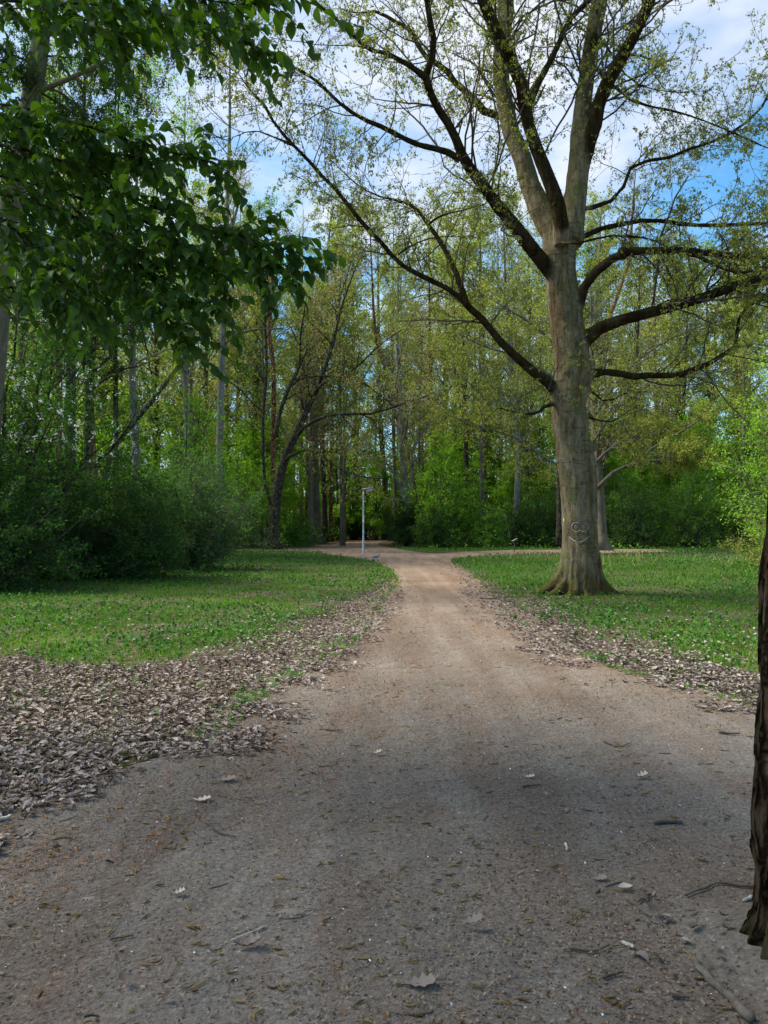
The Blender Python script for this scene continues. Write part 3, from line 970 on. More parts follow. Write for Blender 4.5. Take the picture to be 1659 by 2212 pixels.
def add_tree(name, axis, rad, base, label, cat, bark, leafm, seed, *, group=None, lv1=26, lv2=6, lv3=4, nl=3, lsize=.13, t0=.35, b1=(3, 5), up1=.35, ang1=(40, 70),
             droop=0.0, tmpl=LEAF, hang=.3, extra=None, twigm=None, sides=9, lup=.6, ljit=.12, extra_n=6, parts=None):
    rng = np.random.default_rng(seed)
    root = thing(name, base, label, cat, group)
    tb = MB()
    tb.tubes(axis, rad, sides)
    mains = [(axis, rad)]
    if extra:
        for (q, r) in extra:
            tb.tubes(q, r, 7)
    wb = MB()
    Q1, R1 = grow(axis[None], rad[None], lv1, rng, ang=ang1, up=up1, K=7, wob=.13, tmin=t0, tmax=.99, rr=.42, lens=b1, droop=droop, minr=.012)
    if extra:
        for (q, r) in extra:
            L = np.linalg.norm(np.diff(q, axis=0), axis=1).sum()
            a, b = grow(q[None], r[None], extra_n, rng, ang=(35, 65), up=.1, K=7, wob=.15, tmin=.25, tmax=1, rr=.6, lens=(L * .22, L * .45), droop=droop, minr=.01)
            Q1 = np.concatenate([Q1, a]); R1 = np.concatenate([R1, b])
    wb.tubes(Q1, R1, 4)
    Q2, R2 = grow(Q1, R1, lv2, rng, lr=(.35, .6), ang=(30, 60), up=.1, K=5, wob=.2, tmin=.2, rr=.55, droop=droop, minr=.007)
    wb.tubes(Q2, R2, 3, cap=False)
    if lv3:
        Q3, R3 = grow(Q2, R2, lv3, rng, lr=(.4, .7), ang=(25, 60), up=.05, K=4, wob=.25, tmin=.25, rr=.6, droop=droop, minr=.005)
        wb.tubes(Q3, R3, 3, cap=False)
        tips = Q3
    else:
        tips = Q2
    tb.obj('trunk', M[bark], root, base)
    wb.obj('branches', M[twigm or bark], root, base)
    if nl and leafm:
        lb = MB()
        leaves(lb, points_on(tips, nl, rng, .3), lsize, rng, tmpl, lup, hang, ljit)
        lb.obj('crown', M[leafm], root, base, smooth=False)
    if parts:
        for nm, mbx, mt in parts:
            mbx.obj(nm, M[mt], root, base)
    return root


# ------------------------------------------------------------------ the big oak
def build_oak():
    D = 17.6
    rng = np.random.default_rng(5)
    base = G(1253, 1283)
    D = base[1]
    root = thing('oak_tree', base, 'huge spreading oak with a smiling face carved in its grey trunk', 'tree')
    tr = [((a + b) / 2, y, (b - a) * (.94 if 520 < y < 900 else 1)) for y, a, b in
          [(1300, 1206, 1304), (1283, 1208, 1301), (1253, 1208, 1299), (1216, 1210, 1298), (1179, 1215, 1291), (1141, 1215, 1290), (1090, 1213, 1290), (1030, 1209, 1288), (993, 1204, 1284), (956, 1200, 1275), (918, 1193, 1271),
           (881, 1189, 1267), (845, 1192, 1272), (807, 1197, 1282), (770, 1195, 1275), (733, 1191, 1269), (695, 1186, 1262), (658, 1180, 1258), (600, 1177, 1247), (550, 1170, 1245), (505, 1172, 1240)]]
    limbs = []

    def lb(pts, d, K=14):
        q, r = px_limb(pts, d, K)
        limbs.append((q, r))

    Z = lambda f, L: [(*f(a, b), w) for a, b, w in L]
    trunk = px_limb(tr, D, 44)
    # leaders
    lb(Z(z2, [(745, 1010, 50), (690, 930, 48), (640, 830, 44), (600, 690, 40), (545, 560, 38), (520, 430, 36), (502, 280, 35), (515, 150, 34), (530, 0, 34)]) + [(1080, -90, 28), (1060, -260, 16), (1050, -400, 6)], [D, D + .3, D + .8, D + 1.5], 18)
    lb(Z(z2, [(768, 1060, 26), (765, 960, 32), (740, 850, 32), (690, 720, 30), (650, 620, 28), (610, 480, 28), (590, 350, 28), (540, 250, 28), (480, 130, 27), (430, 0, 26)]) + [(1015, -90, 22), (990, -240, 12), (985, -340, 5)], [D - .38, D - .7, D - 1.2, D - 2], 20)
    lb(Z(z2, [(790, 1050, 56), (812, 930, 54), (828, 850, 50), (840, 700, 44), (845, 600, 42), (860, 450, 37), (880, 300, 36), (905, 150, 35), (932, 0, 36)]) + [(1310, -100, 28), (1330, -260, 16), (1335, -420, 6)], [D, D + .2, D + .4, D + .8], 18)
    lb(Z(z2, [(848, 800, 24), (862, 690, 32), (892, 590, 34), (915, 520, 34), (935, 420, 30), (985, 320, 30), (1040, 230, 28), (1090, 130, 26), (1130, 50, 25), (1150, 0, 24)]) + [(1430, -80, 18), (1470, -200, 9), (1490, -300, 4)], [D + .2, D - .2, D - 1, D - 1.8], 16)
    lb(Z(z2, [(612, 480, 16), (660, 370, 16), (710, 280, 14), (750, 200, 13), (790, 110, 13), (830, 50, 12), (890, 5, 11)]) + [(1310, -60, 6)], [D - .8, D + 1], 12)
    # F with its forks
    lb(Z(z2, [(770, 1230, 34), (710, 1160, 33), (620, 1050, 31), (560, 970, 29), (500, 900, 27), (440, 820, 26), (390, 750, 25), (345, 690, 23), (320, 620, 21), (280, 540, 19), (235, 470, 18), (195, 390, 18), (180, 330, 18), (205, 260, 15), (215, 180, 15), (200, 100, 14), (185, 0, 13)]) + [(905, -80, 9), (890, -200, 4)], [D, D - 1, D - 2, D - 3], 26)
    lb(Z(z2, [(180, 335, 14), (120, 290, 12), (50, 250, 11), (0, 227, 10)]) + Z(z1, [(1600, 215, 10), (1520, 150, 9), (1450, 80, 8), (1350, 0, 7)]) + [(640, -30, 5), (590, -60, 3)], [D - 2.3, D - 4.5], 16)
    lb(Z(z2, [(330, 690, 14), (260, 650, 14), (180, 635, 13), (100, 605, 12), (0, 552, 11)]) + Z(z1, [(1560, 510, 10), (1460, 440, 9), (1380, 360, 8), (1290, 300, 8), (1200, 260, 7), (1120, 210, 6), (1060, 180, 5), (980, 165, 4), (850, 150, 3)]), [D - 1.6, D - 3.2], 20)
    lb(Z(z2, [(545, 512, 14), (495, 500, 15), (430, 480, 17), (370, 410, 16), (300, 350, 14), (260, 290, 13), (200, 265, 12), (150, 200, 11), (110, 130, 10), (60, 100, 9), (0, 65, 8)]) + Z(z1, [(1600, 45, 6), (1540, 60, 5), (1460, 30, 3)]), [D + .8, D + 3], 18)
    # lower left limb
    lb([(1212, 872, 24)] + Z(z5, [(400, 460, 24), (330, 420, 22), (250, 350, 20), (180, 290, 19), (120, 230, 18), (60, 160, 16)]) + Z(z2, [(430, 1385, 16), (370, 1330, 16), (300, 1262, 13), (200, 1210, 12), (100, 1160, 11), (40, 1110, 11), (0, 1060, 11)])
       + Z(z1, [(1590, 990, 11), (1530, 920, 11), (1470, 840, 10), (1400, 770, 10), (1330, 690, 9), (1260, 620, 9), (1190, 540, 8), (1140, 450, 8), (1080, 390, 6), (1020, 310, 5), (900, 240, 4), (820, 180, 3)]), [D, D - 1, D - 2.2, D - 3.2], 32)
    lb(Z(z2, [(360, 1320, 12), (330, 1230, 12), (290, 1130, 12), (240, 1040, 11), (190, 970, 10), (140, 900, 9), (80, 870, 7), (0, 855, 6)]) + [(780, 405, 5), (740, 370, 4), (700, 330, 3)], [D - 1.2, D + .8], 16)
    lb(Z(z1, [(1262, 625, 7), (1200, 600, 6), (1100, 565, 5), (1000, 595, 4), (900, 630, 3)]), [D - 2.9, D - 2.3], 8)
    lb(Z(z2, [(60, 1100, 5), (120, 1060, 5), (200, 1030, 5), (300, 1020, 4), (350, 1025, 3)]), [D - 2, D - 1.2], 7)
    lb(Z(z2, [(190, 970, 6), (250, 930, 6), (340, 910, 5), (440, 880, 4), (490, 880, 2)]), [D - 1, D - 1.8], 7)
    # right side limbs
    lb([(1235, 760, 34), (1262, 735, 34), (1290, 712, 29), (1330, 695, 26), (1404, 675, 24), (1480, 655, 22), (1555, 630, 21), (1610, 610, 19), (1659, 595, 18), (1760, 560, 14), (1900, 530, 10), (2050, 520, 5)], [D, D - .7, D - 1.8, D - 2.5], 20)
    lb([(1238, 700, 22), (1250, 665, 22), (1264, 615, 21), (1284, 590, 21), (1315, 565, 20), (1345, 545, 20), (1405, 542, 17), (1475, 540, 15), (1555, 550, 14), (1659, 555, 12), (1760, 550, 9), (1880, 520, 5)], [D, D - .8, D - 1.5, D - 1.5], 18)
    lb([(1462, 540, 11), (1500, 550, 10), (1540, 570, 9), (1600, 590, 8), (1659, 575, 7), (1750, 555, 4)], [D - 1.2, D - 3], 10)
    lb([(1235, 540, 13), (1254, 515, 13), (1295, 495, 12), (1355, 482, 11), (1405, 475, 10), (1455, 482, 10), (1530, 487, 9), (1659, 482, 8), (1780, 470, 5)], [D, D + 1.5], 14)
    lb([(1215, 525, 5), (1254, 525, 6), (1305, 511, 6), (1370, 511, 6), (1415, 520, 6), (1455, 540, 6), (1500, 556, 5), (1555, 566, 5), (1600, 590, 4), (1659, 580, 3)], [D - .6, D - 1.6], 14)
    lb([(1240, 455, 10), (1259, 450, 10), (1300, 445, 10), (1330, 425, 9), (1355, 390, 8), (1370, 352, 8), (1430, 345, 8), (1495, 320, 7), (1555, 300, 7), (1605, 270, 7), (1650, 225, 6), (1680, 150, 4), (1720, 60, 3)], [D, D + 1.2, D + 2], 16)
    lb([(1290, 150, 8), (1325, 185, 7), (1360, 215, 7), (1405, 230, 6), (1455, 240, 6), (1505, 255, 5), (1580, 285, 5), (1659, 320, 4), (1730, 340, 3)], [D, D + 2], 12)
    lb([(1270, 60, 8), (1310, 100, 6), (1350, 160, 5), (1400, 190, 5), (1480, 200, 4), (1560, 190, 3)], [D, D - 2], 10)
    lb([(1245, 812, 24), (1275, 808, 22), (1302, 803, 16), (1340, 807, 15), (1370, 814, 15), (1400, 811, 14), (1462, 811, 14), (1488, 801, 14), (1526, 788, 13), (1563, 766, 11), (1589, 747, 10), (1591, 725, 9), (1598, 684, 8), (1622, 658, 6), (1659, 640, 5), (1740, 600, 3)], [D, D - .5, D - 1.5, D - 1], 20)
    lb([(1215, 868, 10), (1185, 876, 9), (1168, 881, 9), (1163, 892, 8), (1117, 894, 6), (1076, 881, 5), (1042, 918, 3)], [D - .1, D - 1.2], 10)
    lb([(1255, 895, 7), (1275, 903, 6), (1320, 911, 5), (1350, 892, 4), (1380, 880, 3)], [D, D + 1], 7)
    lb([(1262, 840, 7), (1285, 850, 6), (1310, 868, 5), (1350, 850, 4), (1400, 845, 3)], [D, D + 1.2], 7)
    # remeshed union of trunk, leaders, limb roots and buttresses
    ub = MB()
    ub.tubes(*trunk, 28)
    for q, r in limbs:
        n = len(q)
        q2 = q.copy(); r2 = r.copy()
        r2[0] *= 1.25
        if n > 2: r2[1] *= 1.08
        ub.tubes(q2, r2, 12)
    bx, by = base[0], base[1]
    m = D / F
    # roots: start on the trunk, run out to the ground
    for ang, L, r0, h in [(184, 1.35, .17, .7), (208, 1.15, .13, .5), (240, 1.0, .15, .5), (268, .72, .12, .4), (300, .78, .12, .42), (328, .95, .14, .5), (356, 1.15, .17, .65), (35, .9, .15, .6), (75, .9, .15, .6), (120, .95, .15, .6), (155, 1.0, .15, .6)]:
        a = R_(ang)
        c = np.array([bx, by, 0])
        ts = np.linspace(0, 1, 9)
        rr = .2 + (L - .2) * ts
        zz = h * (1 - ts) ** 2.6 * 1.3 + .03 - .1 * ts
        w = rng.normal(0, .06)
        pts = np.stack([bx + rr * np.cos(a + w * ts * 2), by + rr * np.sin(a + w * ts * 2), zz], 1)
        ub.tubes(pts, r0 * (1 - .72 * ts) + .01, 9)
    # burls and old branch scars
    for (px, py, rx, dd) in [(1277, 1003, .15, -.12), (1284, 965, .1, -.05), (1228, 800, .13, -.33), (1232, 838, .11, -.33), (1222, 706, .1, -.32), (1205, 850, .16, -.1), (1262, 812, .24, -.02), (1345, 547, .14, -1.2), (1280, 90, .12, -.1)]:
        p = P(px, py, D + dd)
        ub.ball(p, (rx, rx, rx * 1.15), 10, 8)
    me = ub.mesh('oak_union', base)
    o = bpy.data.objects.new('tmp', me)
    C.objects.link(o)
    rm = o.modifiers.new('r', 'REMESH'); rm.mode = 'VOXEL'; rm.voxel_size = .028
    sm = o.modifiers.new('s', 'SMOOTH'); sm.factor = .5; sm.iterations = 4
    dg = bpy.context.evaluated_depsgraph_get()
    me2 = bpy.data.meshes.new_from_object(o.evaluated_get(dg))
    bpy.data.objects.remove(o)
    # old limbs are darkened in colour, the trunk and the upright leaders are paler
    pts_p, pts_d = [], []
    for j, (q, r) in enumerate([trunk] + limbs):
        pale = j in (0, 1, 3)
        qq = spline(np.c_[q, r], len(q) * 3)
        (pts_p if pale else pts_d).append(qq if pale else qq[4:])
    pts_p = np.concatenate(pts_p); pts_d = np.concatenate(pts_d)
    # gentle lumps on the bark
    nv = len(me2.vertices)
    co = np.empty(nv * 3, np.float32); me2.vertices.foreach_get('co', co); co = co.reshape(-1, 3)
    no = np.empty(nv * 3, np.float32); me2.vertices.foreach_get('normal', no); no = no.reshape(-1, 3)
    th = np.arctan2(co[:, 1], co[:, 0])
    low = np.clip(1.3 - co[:, 2], 0, 1)
    dsp = .012 * wnoise(co[:, 0] * 6 + co[:, 2] * 2, co[:, 1] * 6 + co[:, 2] * 3, 1, 3) + low * .02 * np.sin(th * 19 + 2 * wnoise(co[:, 2] * 3, th * 2, 1, 8))
    big = np.hypot(co[:, 0], co[:, 1]) < 1.6
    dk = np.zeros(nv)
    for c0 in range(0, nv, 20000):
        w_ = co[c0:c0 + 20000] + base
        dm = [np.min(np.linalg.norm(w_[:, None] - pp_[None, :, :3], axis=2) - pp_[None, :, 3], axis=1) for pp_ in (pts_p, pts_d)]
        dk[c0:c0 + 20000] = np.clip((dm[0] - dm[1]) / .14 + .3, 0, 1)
    co = co + no * (dsp * np.where(big, 1, .5))[:, None]
    me2.vertices.foreach_set('co', co.astype(np.float32).ravel())
    at = me2.attributes.new('dark_limbs', 'FLOAT', 'POINT'); at.data.foreach_set('value', dk.astype(np.float32))
    me2.name = 'oak_trunk'
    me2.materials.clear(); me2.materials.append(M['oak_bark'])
    me2.polygons.foreach_set('use_smooth', np.ones(len(me2.polygons), bool))
    me2.update()
    print('oak faces', len(me2.polygons))
    t = bpy.data.objects.new('trunk', me2); C.objects.link(t); t.parent = root
    # twigs
    wb = MB(); l1 = []; l1r = []
    for q, r in limbs:
        L = np.linalg.norm(np.diff(q, axis=0), axis=1).sum()
        n = max(6, int(L * 3.9))
        lead = r[0] > .16
        a, b = grow(q[None], r[None], n, rng, ang=(35, 75), up=.12, K=8, wob=.17, tmin=.22, tmax=1., rr=.3, lens=(1.2, 3.8) if lead else (.9, 2.4), minr=.009, taper=.5)
        l1.append(a); l1r.append(np.minimum(b, .024))
    Q1 = np.concatenate(l1); R1 = np.concatenate(l1r)
    Q2, R2 = grow(Q1, R1, 7, rng, lr=(.3, .62), ang=(30, 70), up=.05, K=6, wob=.22, tmin=.15, rr=.5, minr=.005, droop=.03)
    Q3, R3 = grow(Q2, R2, 4, rng, lr=(.35, .7), ang=(30, 70), up=0, K=4, wob=.25, tmin=.2, rr=.55, minr=.0036, droop=.04)
    wb.tubes(Q1, R1, 5); wb.tubes(Q2, R2, 4, cap=False); wb.tubes(Q3, R3, 3, cap=False)
    wb.obj('branches', M['twig'], root, base)
    print('oak twigs', len(Q1), len(Q2), len(Q3))
    cb = MB()
    ends = np.concatenate([points_on(Q3, 3, rng, .3), Q3[:, -1]])
    keep = rng.random(len(ends)) < .62 + .3 * wnoise(ends[:, 0], ends[:, 2], 1.2, 17)
    ends = ends[keep]
    pos = np.repeat(ends, 3, 0)
    leaves(cb, pos, .043, rng, DROP, .2, 1.9, .02)
    cb.obj('crown', M['oak_leaf'], root, base, smooth=False)
    print('oak leaves', len(pos))
    # carved face: two eyes and a mouth, pressed on the bark
    from mathutils.bvhtree import BVHTree
    from mathutils import Vector
    bv = BVHTree.FromPolygons([tuple(c) for c in co], [tuple(p.vertices) for p in me2.polygons])

    def on_bark(px, py, off=.004):
        r = ray(px, py)
        o_ = np.array([0, 0, EYE]) - base
        h = bv.ray_cast(Vector(o_), Vector(nrm(r)))
        if h[0] is None:
            return P(px, py, D) - base
        return np.array(h[0]) + np.array(h[1]) * off

    def q2p(x, y): return ((2100 + x / 4.1475) / 1.8228, (1900 + y / 4.1475) / 1.8228)

    def stroke(mb, pts, w=.011, K=None):
        pp = spline(np.c_[np.array([q2p(*p) for p in pts]), np.zeros(len(pts))], K or len(pts) * 3)
        s = np.array([on_bark(a[0], a[1], -.002) for a in pp]) + base
        rr = np.random.default_rng(len(pts))
        mb.tubes(s, w * rr.uniform(.35, 1.05, len(s)), 6)

    for ex, ring in ((692, [(700 + 72 * cos(a), 730 + 78 * sin(a)) for a in np.linspace(.6, 5.6, 12)]),
                     (832, [(825 + 72 * cos(a), 725 + 76 * sin(a)) for a in np.linspace(2.3, -1.2, 9)])):
        fb = MB(); stroke(fb, ring, .012)
        eye = fb.obj('carved_eye', M['carving'], root, base)
        pb = MB()
        stroke(pb, [(ex - 22, 700), (ex - 14, 765), (ex - 4, 690), (ex + 4, 770), (ex + 12, 690), (ex + 20, 760), (ex + 28, 700)], .007, 24)
        pb.obj('pupil', M['carving_pupil'], eye, (0, 0, 0)).location = -base
    fb = MB()
    stroke(fb, [(580, 880), (610, 915), (660, 950), (720, 972), (780, 970), (840, 940), (890, 900), (910, 870)], .012)
    stroke(fb, [(650, 955), (655, 985), (650, 1010)], .008)
    stroke(fb, [(690, 965), (700, 1000), (725, 1040)], .008)
    stroke(fb, [(575, 890), (570, 960), (580, 1010)], .006)
    stroke(fb, [(600, 900), (650, 935), (700, 955)], .014)
    fb.obj('carved_mouth', M['carving'], root, base)
    nb = MB()
    s = np.array([on_bark(*q2p(501 + 0 * i, 590 + 12 * i), .002) for i in range(6)]) + base
    nb.tubes(s, np.full(6, .014), 6)
    nb.obj('paint_mark', M['neon'], root, base)['label'] = 'small neon yellow paint mark'
    return root


build_oak()


# ------------------------------------------------------------------ mossy pine trunk at the right edge
def build_edge_pine():
    base = np.array([1.66, 2.75, 0])
    root = thing('pine_tree', base, 'dark mossy pine trunk with deep fissured bark beside the bare dirt', 'tree')
    D = base[1]
    le = [(1150, 1672), (1239, 1656.7), (1480, 1650), (1571, 1643), (1662, 1638.5), (1776, 1628), (1858, 1628), (1900, 1637), (1935, 1639), (1990, 1627), (2040, 1616), (2099, 1598), (2140, 1575)]
    ys = [a for a, b in le]
    K, S = 150, 120
    yy = np.linspace(2135, 1150, K)
    ex = np.interp(yy, ys, [b for a, b in le])
    th = np.linspace(0, 2 * pi, S, endpoint=False)
    V = []
    rg = np.random.default_rng(3)
    for i, (y_, e) in enumerate(zip(yy, ex)):
        z = P(829, y_, D)[2]
        xe = (e - CX) / F * D
        R0 = .19 + .01 * (1 - min(z, 2) / 2)
        cxn = 1.57 + .055 * z
        R_here = (max(R0, min(cxn - xe, .5)) if z < .55 else cxn - xe) + (.03 + .012 * np.sin(th * 5 + .6)) * math.exp(-max(z, 0) / .07)
        tt = th
        rid = .5 + .5 * np.sin(tt * 17 + 1.2 * wnoise(tt * 3, np.full(S, z * 2.2), 1, 2) * 2)
        cr_ = wnoise(tt * 6, np.full(S, z * 7), 1, 6)
        plate = np.sign(wnoise(tt * 4 + 7, np.full(S, z * 5), 1, 12)) * .004
        r = R_here * (1 + .02 * wnoise(tt, np.full(S, z), 1, 4)) - .034 * (1 - rid ** .3) + .006 * cr_ + plate
        V.append(np.stack([cxn + r * np.cos(tt), D + r * np.sin(tt), np.full(S, z)], 1))
    # upper trunk, out of the picture
    for z in np.linspace(2.0, 12, 24):
        cxn = 1.57 + .055 * 1.7 + .05 * (z - 1.7)
        r = .2 - .009 * (z - 2) + .008 * np.sin(th * 17)
        V.append(np.stack([cxn + r * np.cos(th), D + r * np.sin(th), np.full(S, z)], 1))
    V = np.array(V)
    KK = len(V)
    idx = np.arange(KK * S).reshape(KK, S)
    a, b = idx[:-1], idx[1:]
    mb = MB()
    mb.add(V.reshape(-1, 3), np.stack([a, np.roll(a, -1, 1), np.roll(b, -1, 1), b], -1).reshape(-1, 4))
    mb.obj('trunk', M['fissured_bark'], root, base)
    hb = MB()
    na, nr = 72, 14
    aa = np.linspace(0, 2 * pi, na, endpoint=False)
    Vh = []
    for i in range(nr):
        t_ = i / (nr - 1)
        rr_ = .14 + .34 * t_ + .05 * np.sin(aa * 3 + 1) * t_
        Vh.append(np.stack([1.57 + rr_ * np.cos(aa), D + rr_ * np.sin(aa), .085 * (1 - t_) ** 1.1 + .005 - .004 * t_ + .006 * (1 - t_) * wnoise(aa * 3, np.full(na, t_ * 5), .6, 5)], 1))
    ii = np.arange(na * nr).reshape(nr, na)
    hb.add(np.array(Vh).reshape(-1, 3), np.stack([ii[:-1], np.roll(ii[:-1], -1, 1), np.roll(ii[1:], -1, 1), ii[1:]], -1).reshape(-1, 4))
    hb.obj('soil_heap', M['path'])['kind'] = 'structure'
    rng = np.random.default_rng(8)
    ax = np.stack([np.linspace(1.7, 2.3, 10), np.full(10, D), np.linspace(4.5, 13, 10)], 1)
    rd = np.linspace(.18, .06, 10)
    Q1, R1 = grow(ax[None], rd[None], 26, rng, ang=(60, 95), up=.05, K=7, wob=.12, tmin=0, lens=(1.5, 3.4), rr=.3)
    Q2, R2 = grow(Q1, R1, 8, rng, lr=(.3, .5), K=4)
    def hid(Q): return ~((Q[:, :, 1] > .5) & (np.abs(Q[:, :, 0]) < Q[:, :, 1] * .56 + .15) & ((Q[:, :, 2] - EYE) < Q[:, :, 1] * .78 + .2)).any(1)
    k = hid(Q1); Q1, R1 = Q1[k], R1[k]; k = hid(Q2); Q2, R2 = Q2[k], R2[k]
    wb = MB(); wb.tubes(Q1, R1, 5); wb.tubes(Q2, R2, 3)
    wb.obj('branches', M['twig'], root, base)
    cb = MB()
    leaves(cb, points_on(Q2, 30, rng, .2), .11, rng, (LEAF[0] * np.array([.5, 1, 1]), LEAF[1]), 0, 0, .1)
    cb.obj('crown', M['needle'], root, base, smooth=False)


build_edge_pine()


# ------------------------------------------------------------------ hornbeam boughs hanging in from the left
def build_hornbeam():
    rng = np.random.default_rng(21)
    base = np.array([-5.6, 5.2, 0])
    root = thing('hornbeam_tree', base, 'near hornbeam reaching in from the left with large dark green drooping leaves', 'tree')
    tb = MB()
    ax, rd = tube_limb([base, base + (.1, .1, 2), base + (.3, 0, 5), base + (.2, -.3, 8), base + (.6, -.2, 11)], [.26, .2, .17, .12, .04], 20)
    tb.tubes(ax, rd, 14)
    B = [
        ([(-60, 0), (100, 5), (260, 15), (420, 45), (520, 75), (552, 110)], [5.0, 4.4]),
        ([(60, -60), (120, 0), (180, 40), (235, 75), (270, 105)], [4.6, 4.2]),
        ([(100, -60), (260, -20), (400, -10), (520, 10), (640, -10)], [4.2, 3.9]),
        ([(-80, 215), (60, 235), (180, 270), (330, 320), (440, 345), (495, 372)], [4.8, 4.4]),
        ([(-80, 230), (40, 260), (140, 300), (240, 330), (330, 345)], [5.2, 4.6]),
        ([(-80, 300), (100, 335), (260, 412), (430, 490), (560, 522), (650, 548)], [5.0, 4.3]),
        ([(-80, 360), (80, 400), (200, 440), (330, 520), (420, 560), (540, 590)], [5.6, 5.0]),
        ([(-80, 400), (80, 440), (230, 500), (320, 590), (400, 640), (480, 668)], [5.0, 4.6]),
        ([(-80, 500), (40, 520), (120, 560), (180, 620), (215, 660)], [5.3, 5.0]),
        ([(150, 440), (240, 530), (300, 620), (360, 700), (420, 745)], [5.1, 4.7]),
        ([(-80, 440), (10, 480), (60, 540), (110, 590), (160, 640)], [4.6, 4.3]),
        ([(-60, 640), (20, 620), (90, 640), (160, 665), (200, 690)], [5.5, 5.2]),
        ([(300, 470), (380, 520), (430, 560), (490, 600)], [4.9, 4.6]),
        ([(500, 500), (540, 520), (575, 560), (600, 580)], [4.4, 4.4]),
    ]
    limbs = []
    for pts, d in B:
        pts3 = [(a, b, w) for (a, b), w in zip(pts, np.linspace(7, 2, len(pts)))]
        q, r = px_limb(pts3, d, 14)
        limbs.append((q, r))
        tb.tubes(q, r, 6)
        if pts[0][0] < -20:   # join it back to the trunk
            s = q[0]
            j = base + (.15, 0, max(1.5, s[2] - .1))
            mid = (s + j) / 2 + np.array([0, 0, .12])
            a, b = tube_limb([j, mid, s], [.06, .035, r[0]], 8)
            tb.tubes(a, b, 6)
    # boughs above and behind, out of the picture
    Qh, Rh = grow(ax[None], rd[None], 56, rng, ang=(55, 95), up=.15, K=8, wob=.12, tmin=.36, lens=(2.8, 5.6), rr=.35, minr=.02)
    keep = []
    for i in range(len(Qh)):
        e = Qh[i]
        vis = (e[:, 1] > 1.5) & (np.abs(e[:, 0]) < e[:, 1] * .56) & ((e[:, 2] - EYE) < e[:, 1] * .80)
        keep.append(not vis.any())
    Qh, Rh = Qh[keep], Rh[keep]
    tb.tubes(Qh, Rh, 5)
    tb.obj('trunk', M['dark_bark'], root, base)

    wb = MB(); cb = MB()
    sh = []; shr = []
    for q, r in limbs:
        L = np.linalg.norm(np.diff(q, axis=0), axis=1).sum()
        a, b = grow(q[None], r[None], int(L * 19) + 6, rng, ang=(28, 62), up=-.02, K=7, wob=.08, tmin=.04, lens=(.22, .55), rr=.5, minr=.0028, droop=.05, taper=.35)
        sh.append(a); shr.append(b)
    S = np.concatenate(sh); SR = np.concatenate(shr)
    for q, r in limbs:  # tips of the limbs carry leaves too
        S = np.concatenate([S, q[None, -7:]]); SR = np.concatenate([SR, r[None, -7:]])
    wb.tubes(S, SR, 4)

    def add_leaves(S, per, size):
        n_ = len(S)
        i_ = np.repeat(np.arange(n_), per)
        t = np.tile((np.arange(per) + .6) / per, n_)
        s = t * (S.shape[1] - 1)
        i = np.minimum(s.astype(int), S.shape[1] - 2)
        fr = (s - i)[:, None]
        p = S[i_, i] * (1 - fr) + S[i_, i + 1] * fr
        tan = nrm(S[i_, i + 1] - S[i_, i])
        side = nrm(np.cross(tan, np.array([0, 0, 1.]))) * np.where(np.arange(len(i_)) % 2 == 0, 1, -1)[:, None]
        m_ = len(p)
        Y = nrm(tan * .55 + side * .65 + np.array([0, 0, -.62]) + rng.normal(size=(m_, 3)) * .25)
        Z = nrm(np.array([0, 0, 1.]) + rng.normal(size=(m_, 3)) * .38 + side * .25)
        Z = nrm(Z - (Z * Y).sum(1, keepdims=True) * Y)
        cb.scatter(HORN[0], HORN[1], p, np.cross(Y, Z), Y, Z, size * rng.uniform(.7, 1.15, m_))
        return m_
    n1 = add_leaves(S, 9, .09)
    # out-of-frame leaf mass
    Sh, ShR = grow(Qh, Rh, 9, rng, lr=(.25, .45), ang=(30, 65), K=5, wob=.12, tmin=.2, rr=.5, minr=.004, droop=.04)
    kx = (Sh[:, :, 1] > .5) & (np.abs(Sh[:, :, 0]) < Sh[:, :, 1] * .58 + .1) & ((Sh[:, :, 2] - EYE) < Sh[:, :, 1] * .83 + .1)
    kx[:, -1] |= (Sh[:, -1, 1] > .4) & (np.abs(Sh[:, -1, 0]) < Sh[:, -1, 1] * .6 + .3) & ((Sh[:, -1, 2] - EYE) < Sh[:, -1, 1] * .85 + .3)
    Sh, ShR = Sh[~kx.any(1)], ShR[~kx.any(1)]
    wb.tubes(Sh, ShR, 3)
    n2 = add_leaves(Sh, 8, .15)
    print('hornbeam leaves', n1, n2)
    wb.obj('branches', M['dark_bark'], root, base)
    cb.obj('crown', M['hornbeam_leaf'], root, base, smooth=True)


build_hornbeam()


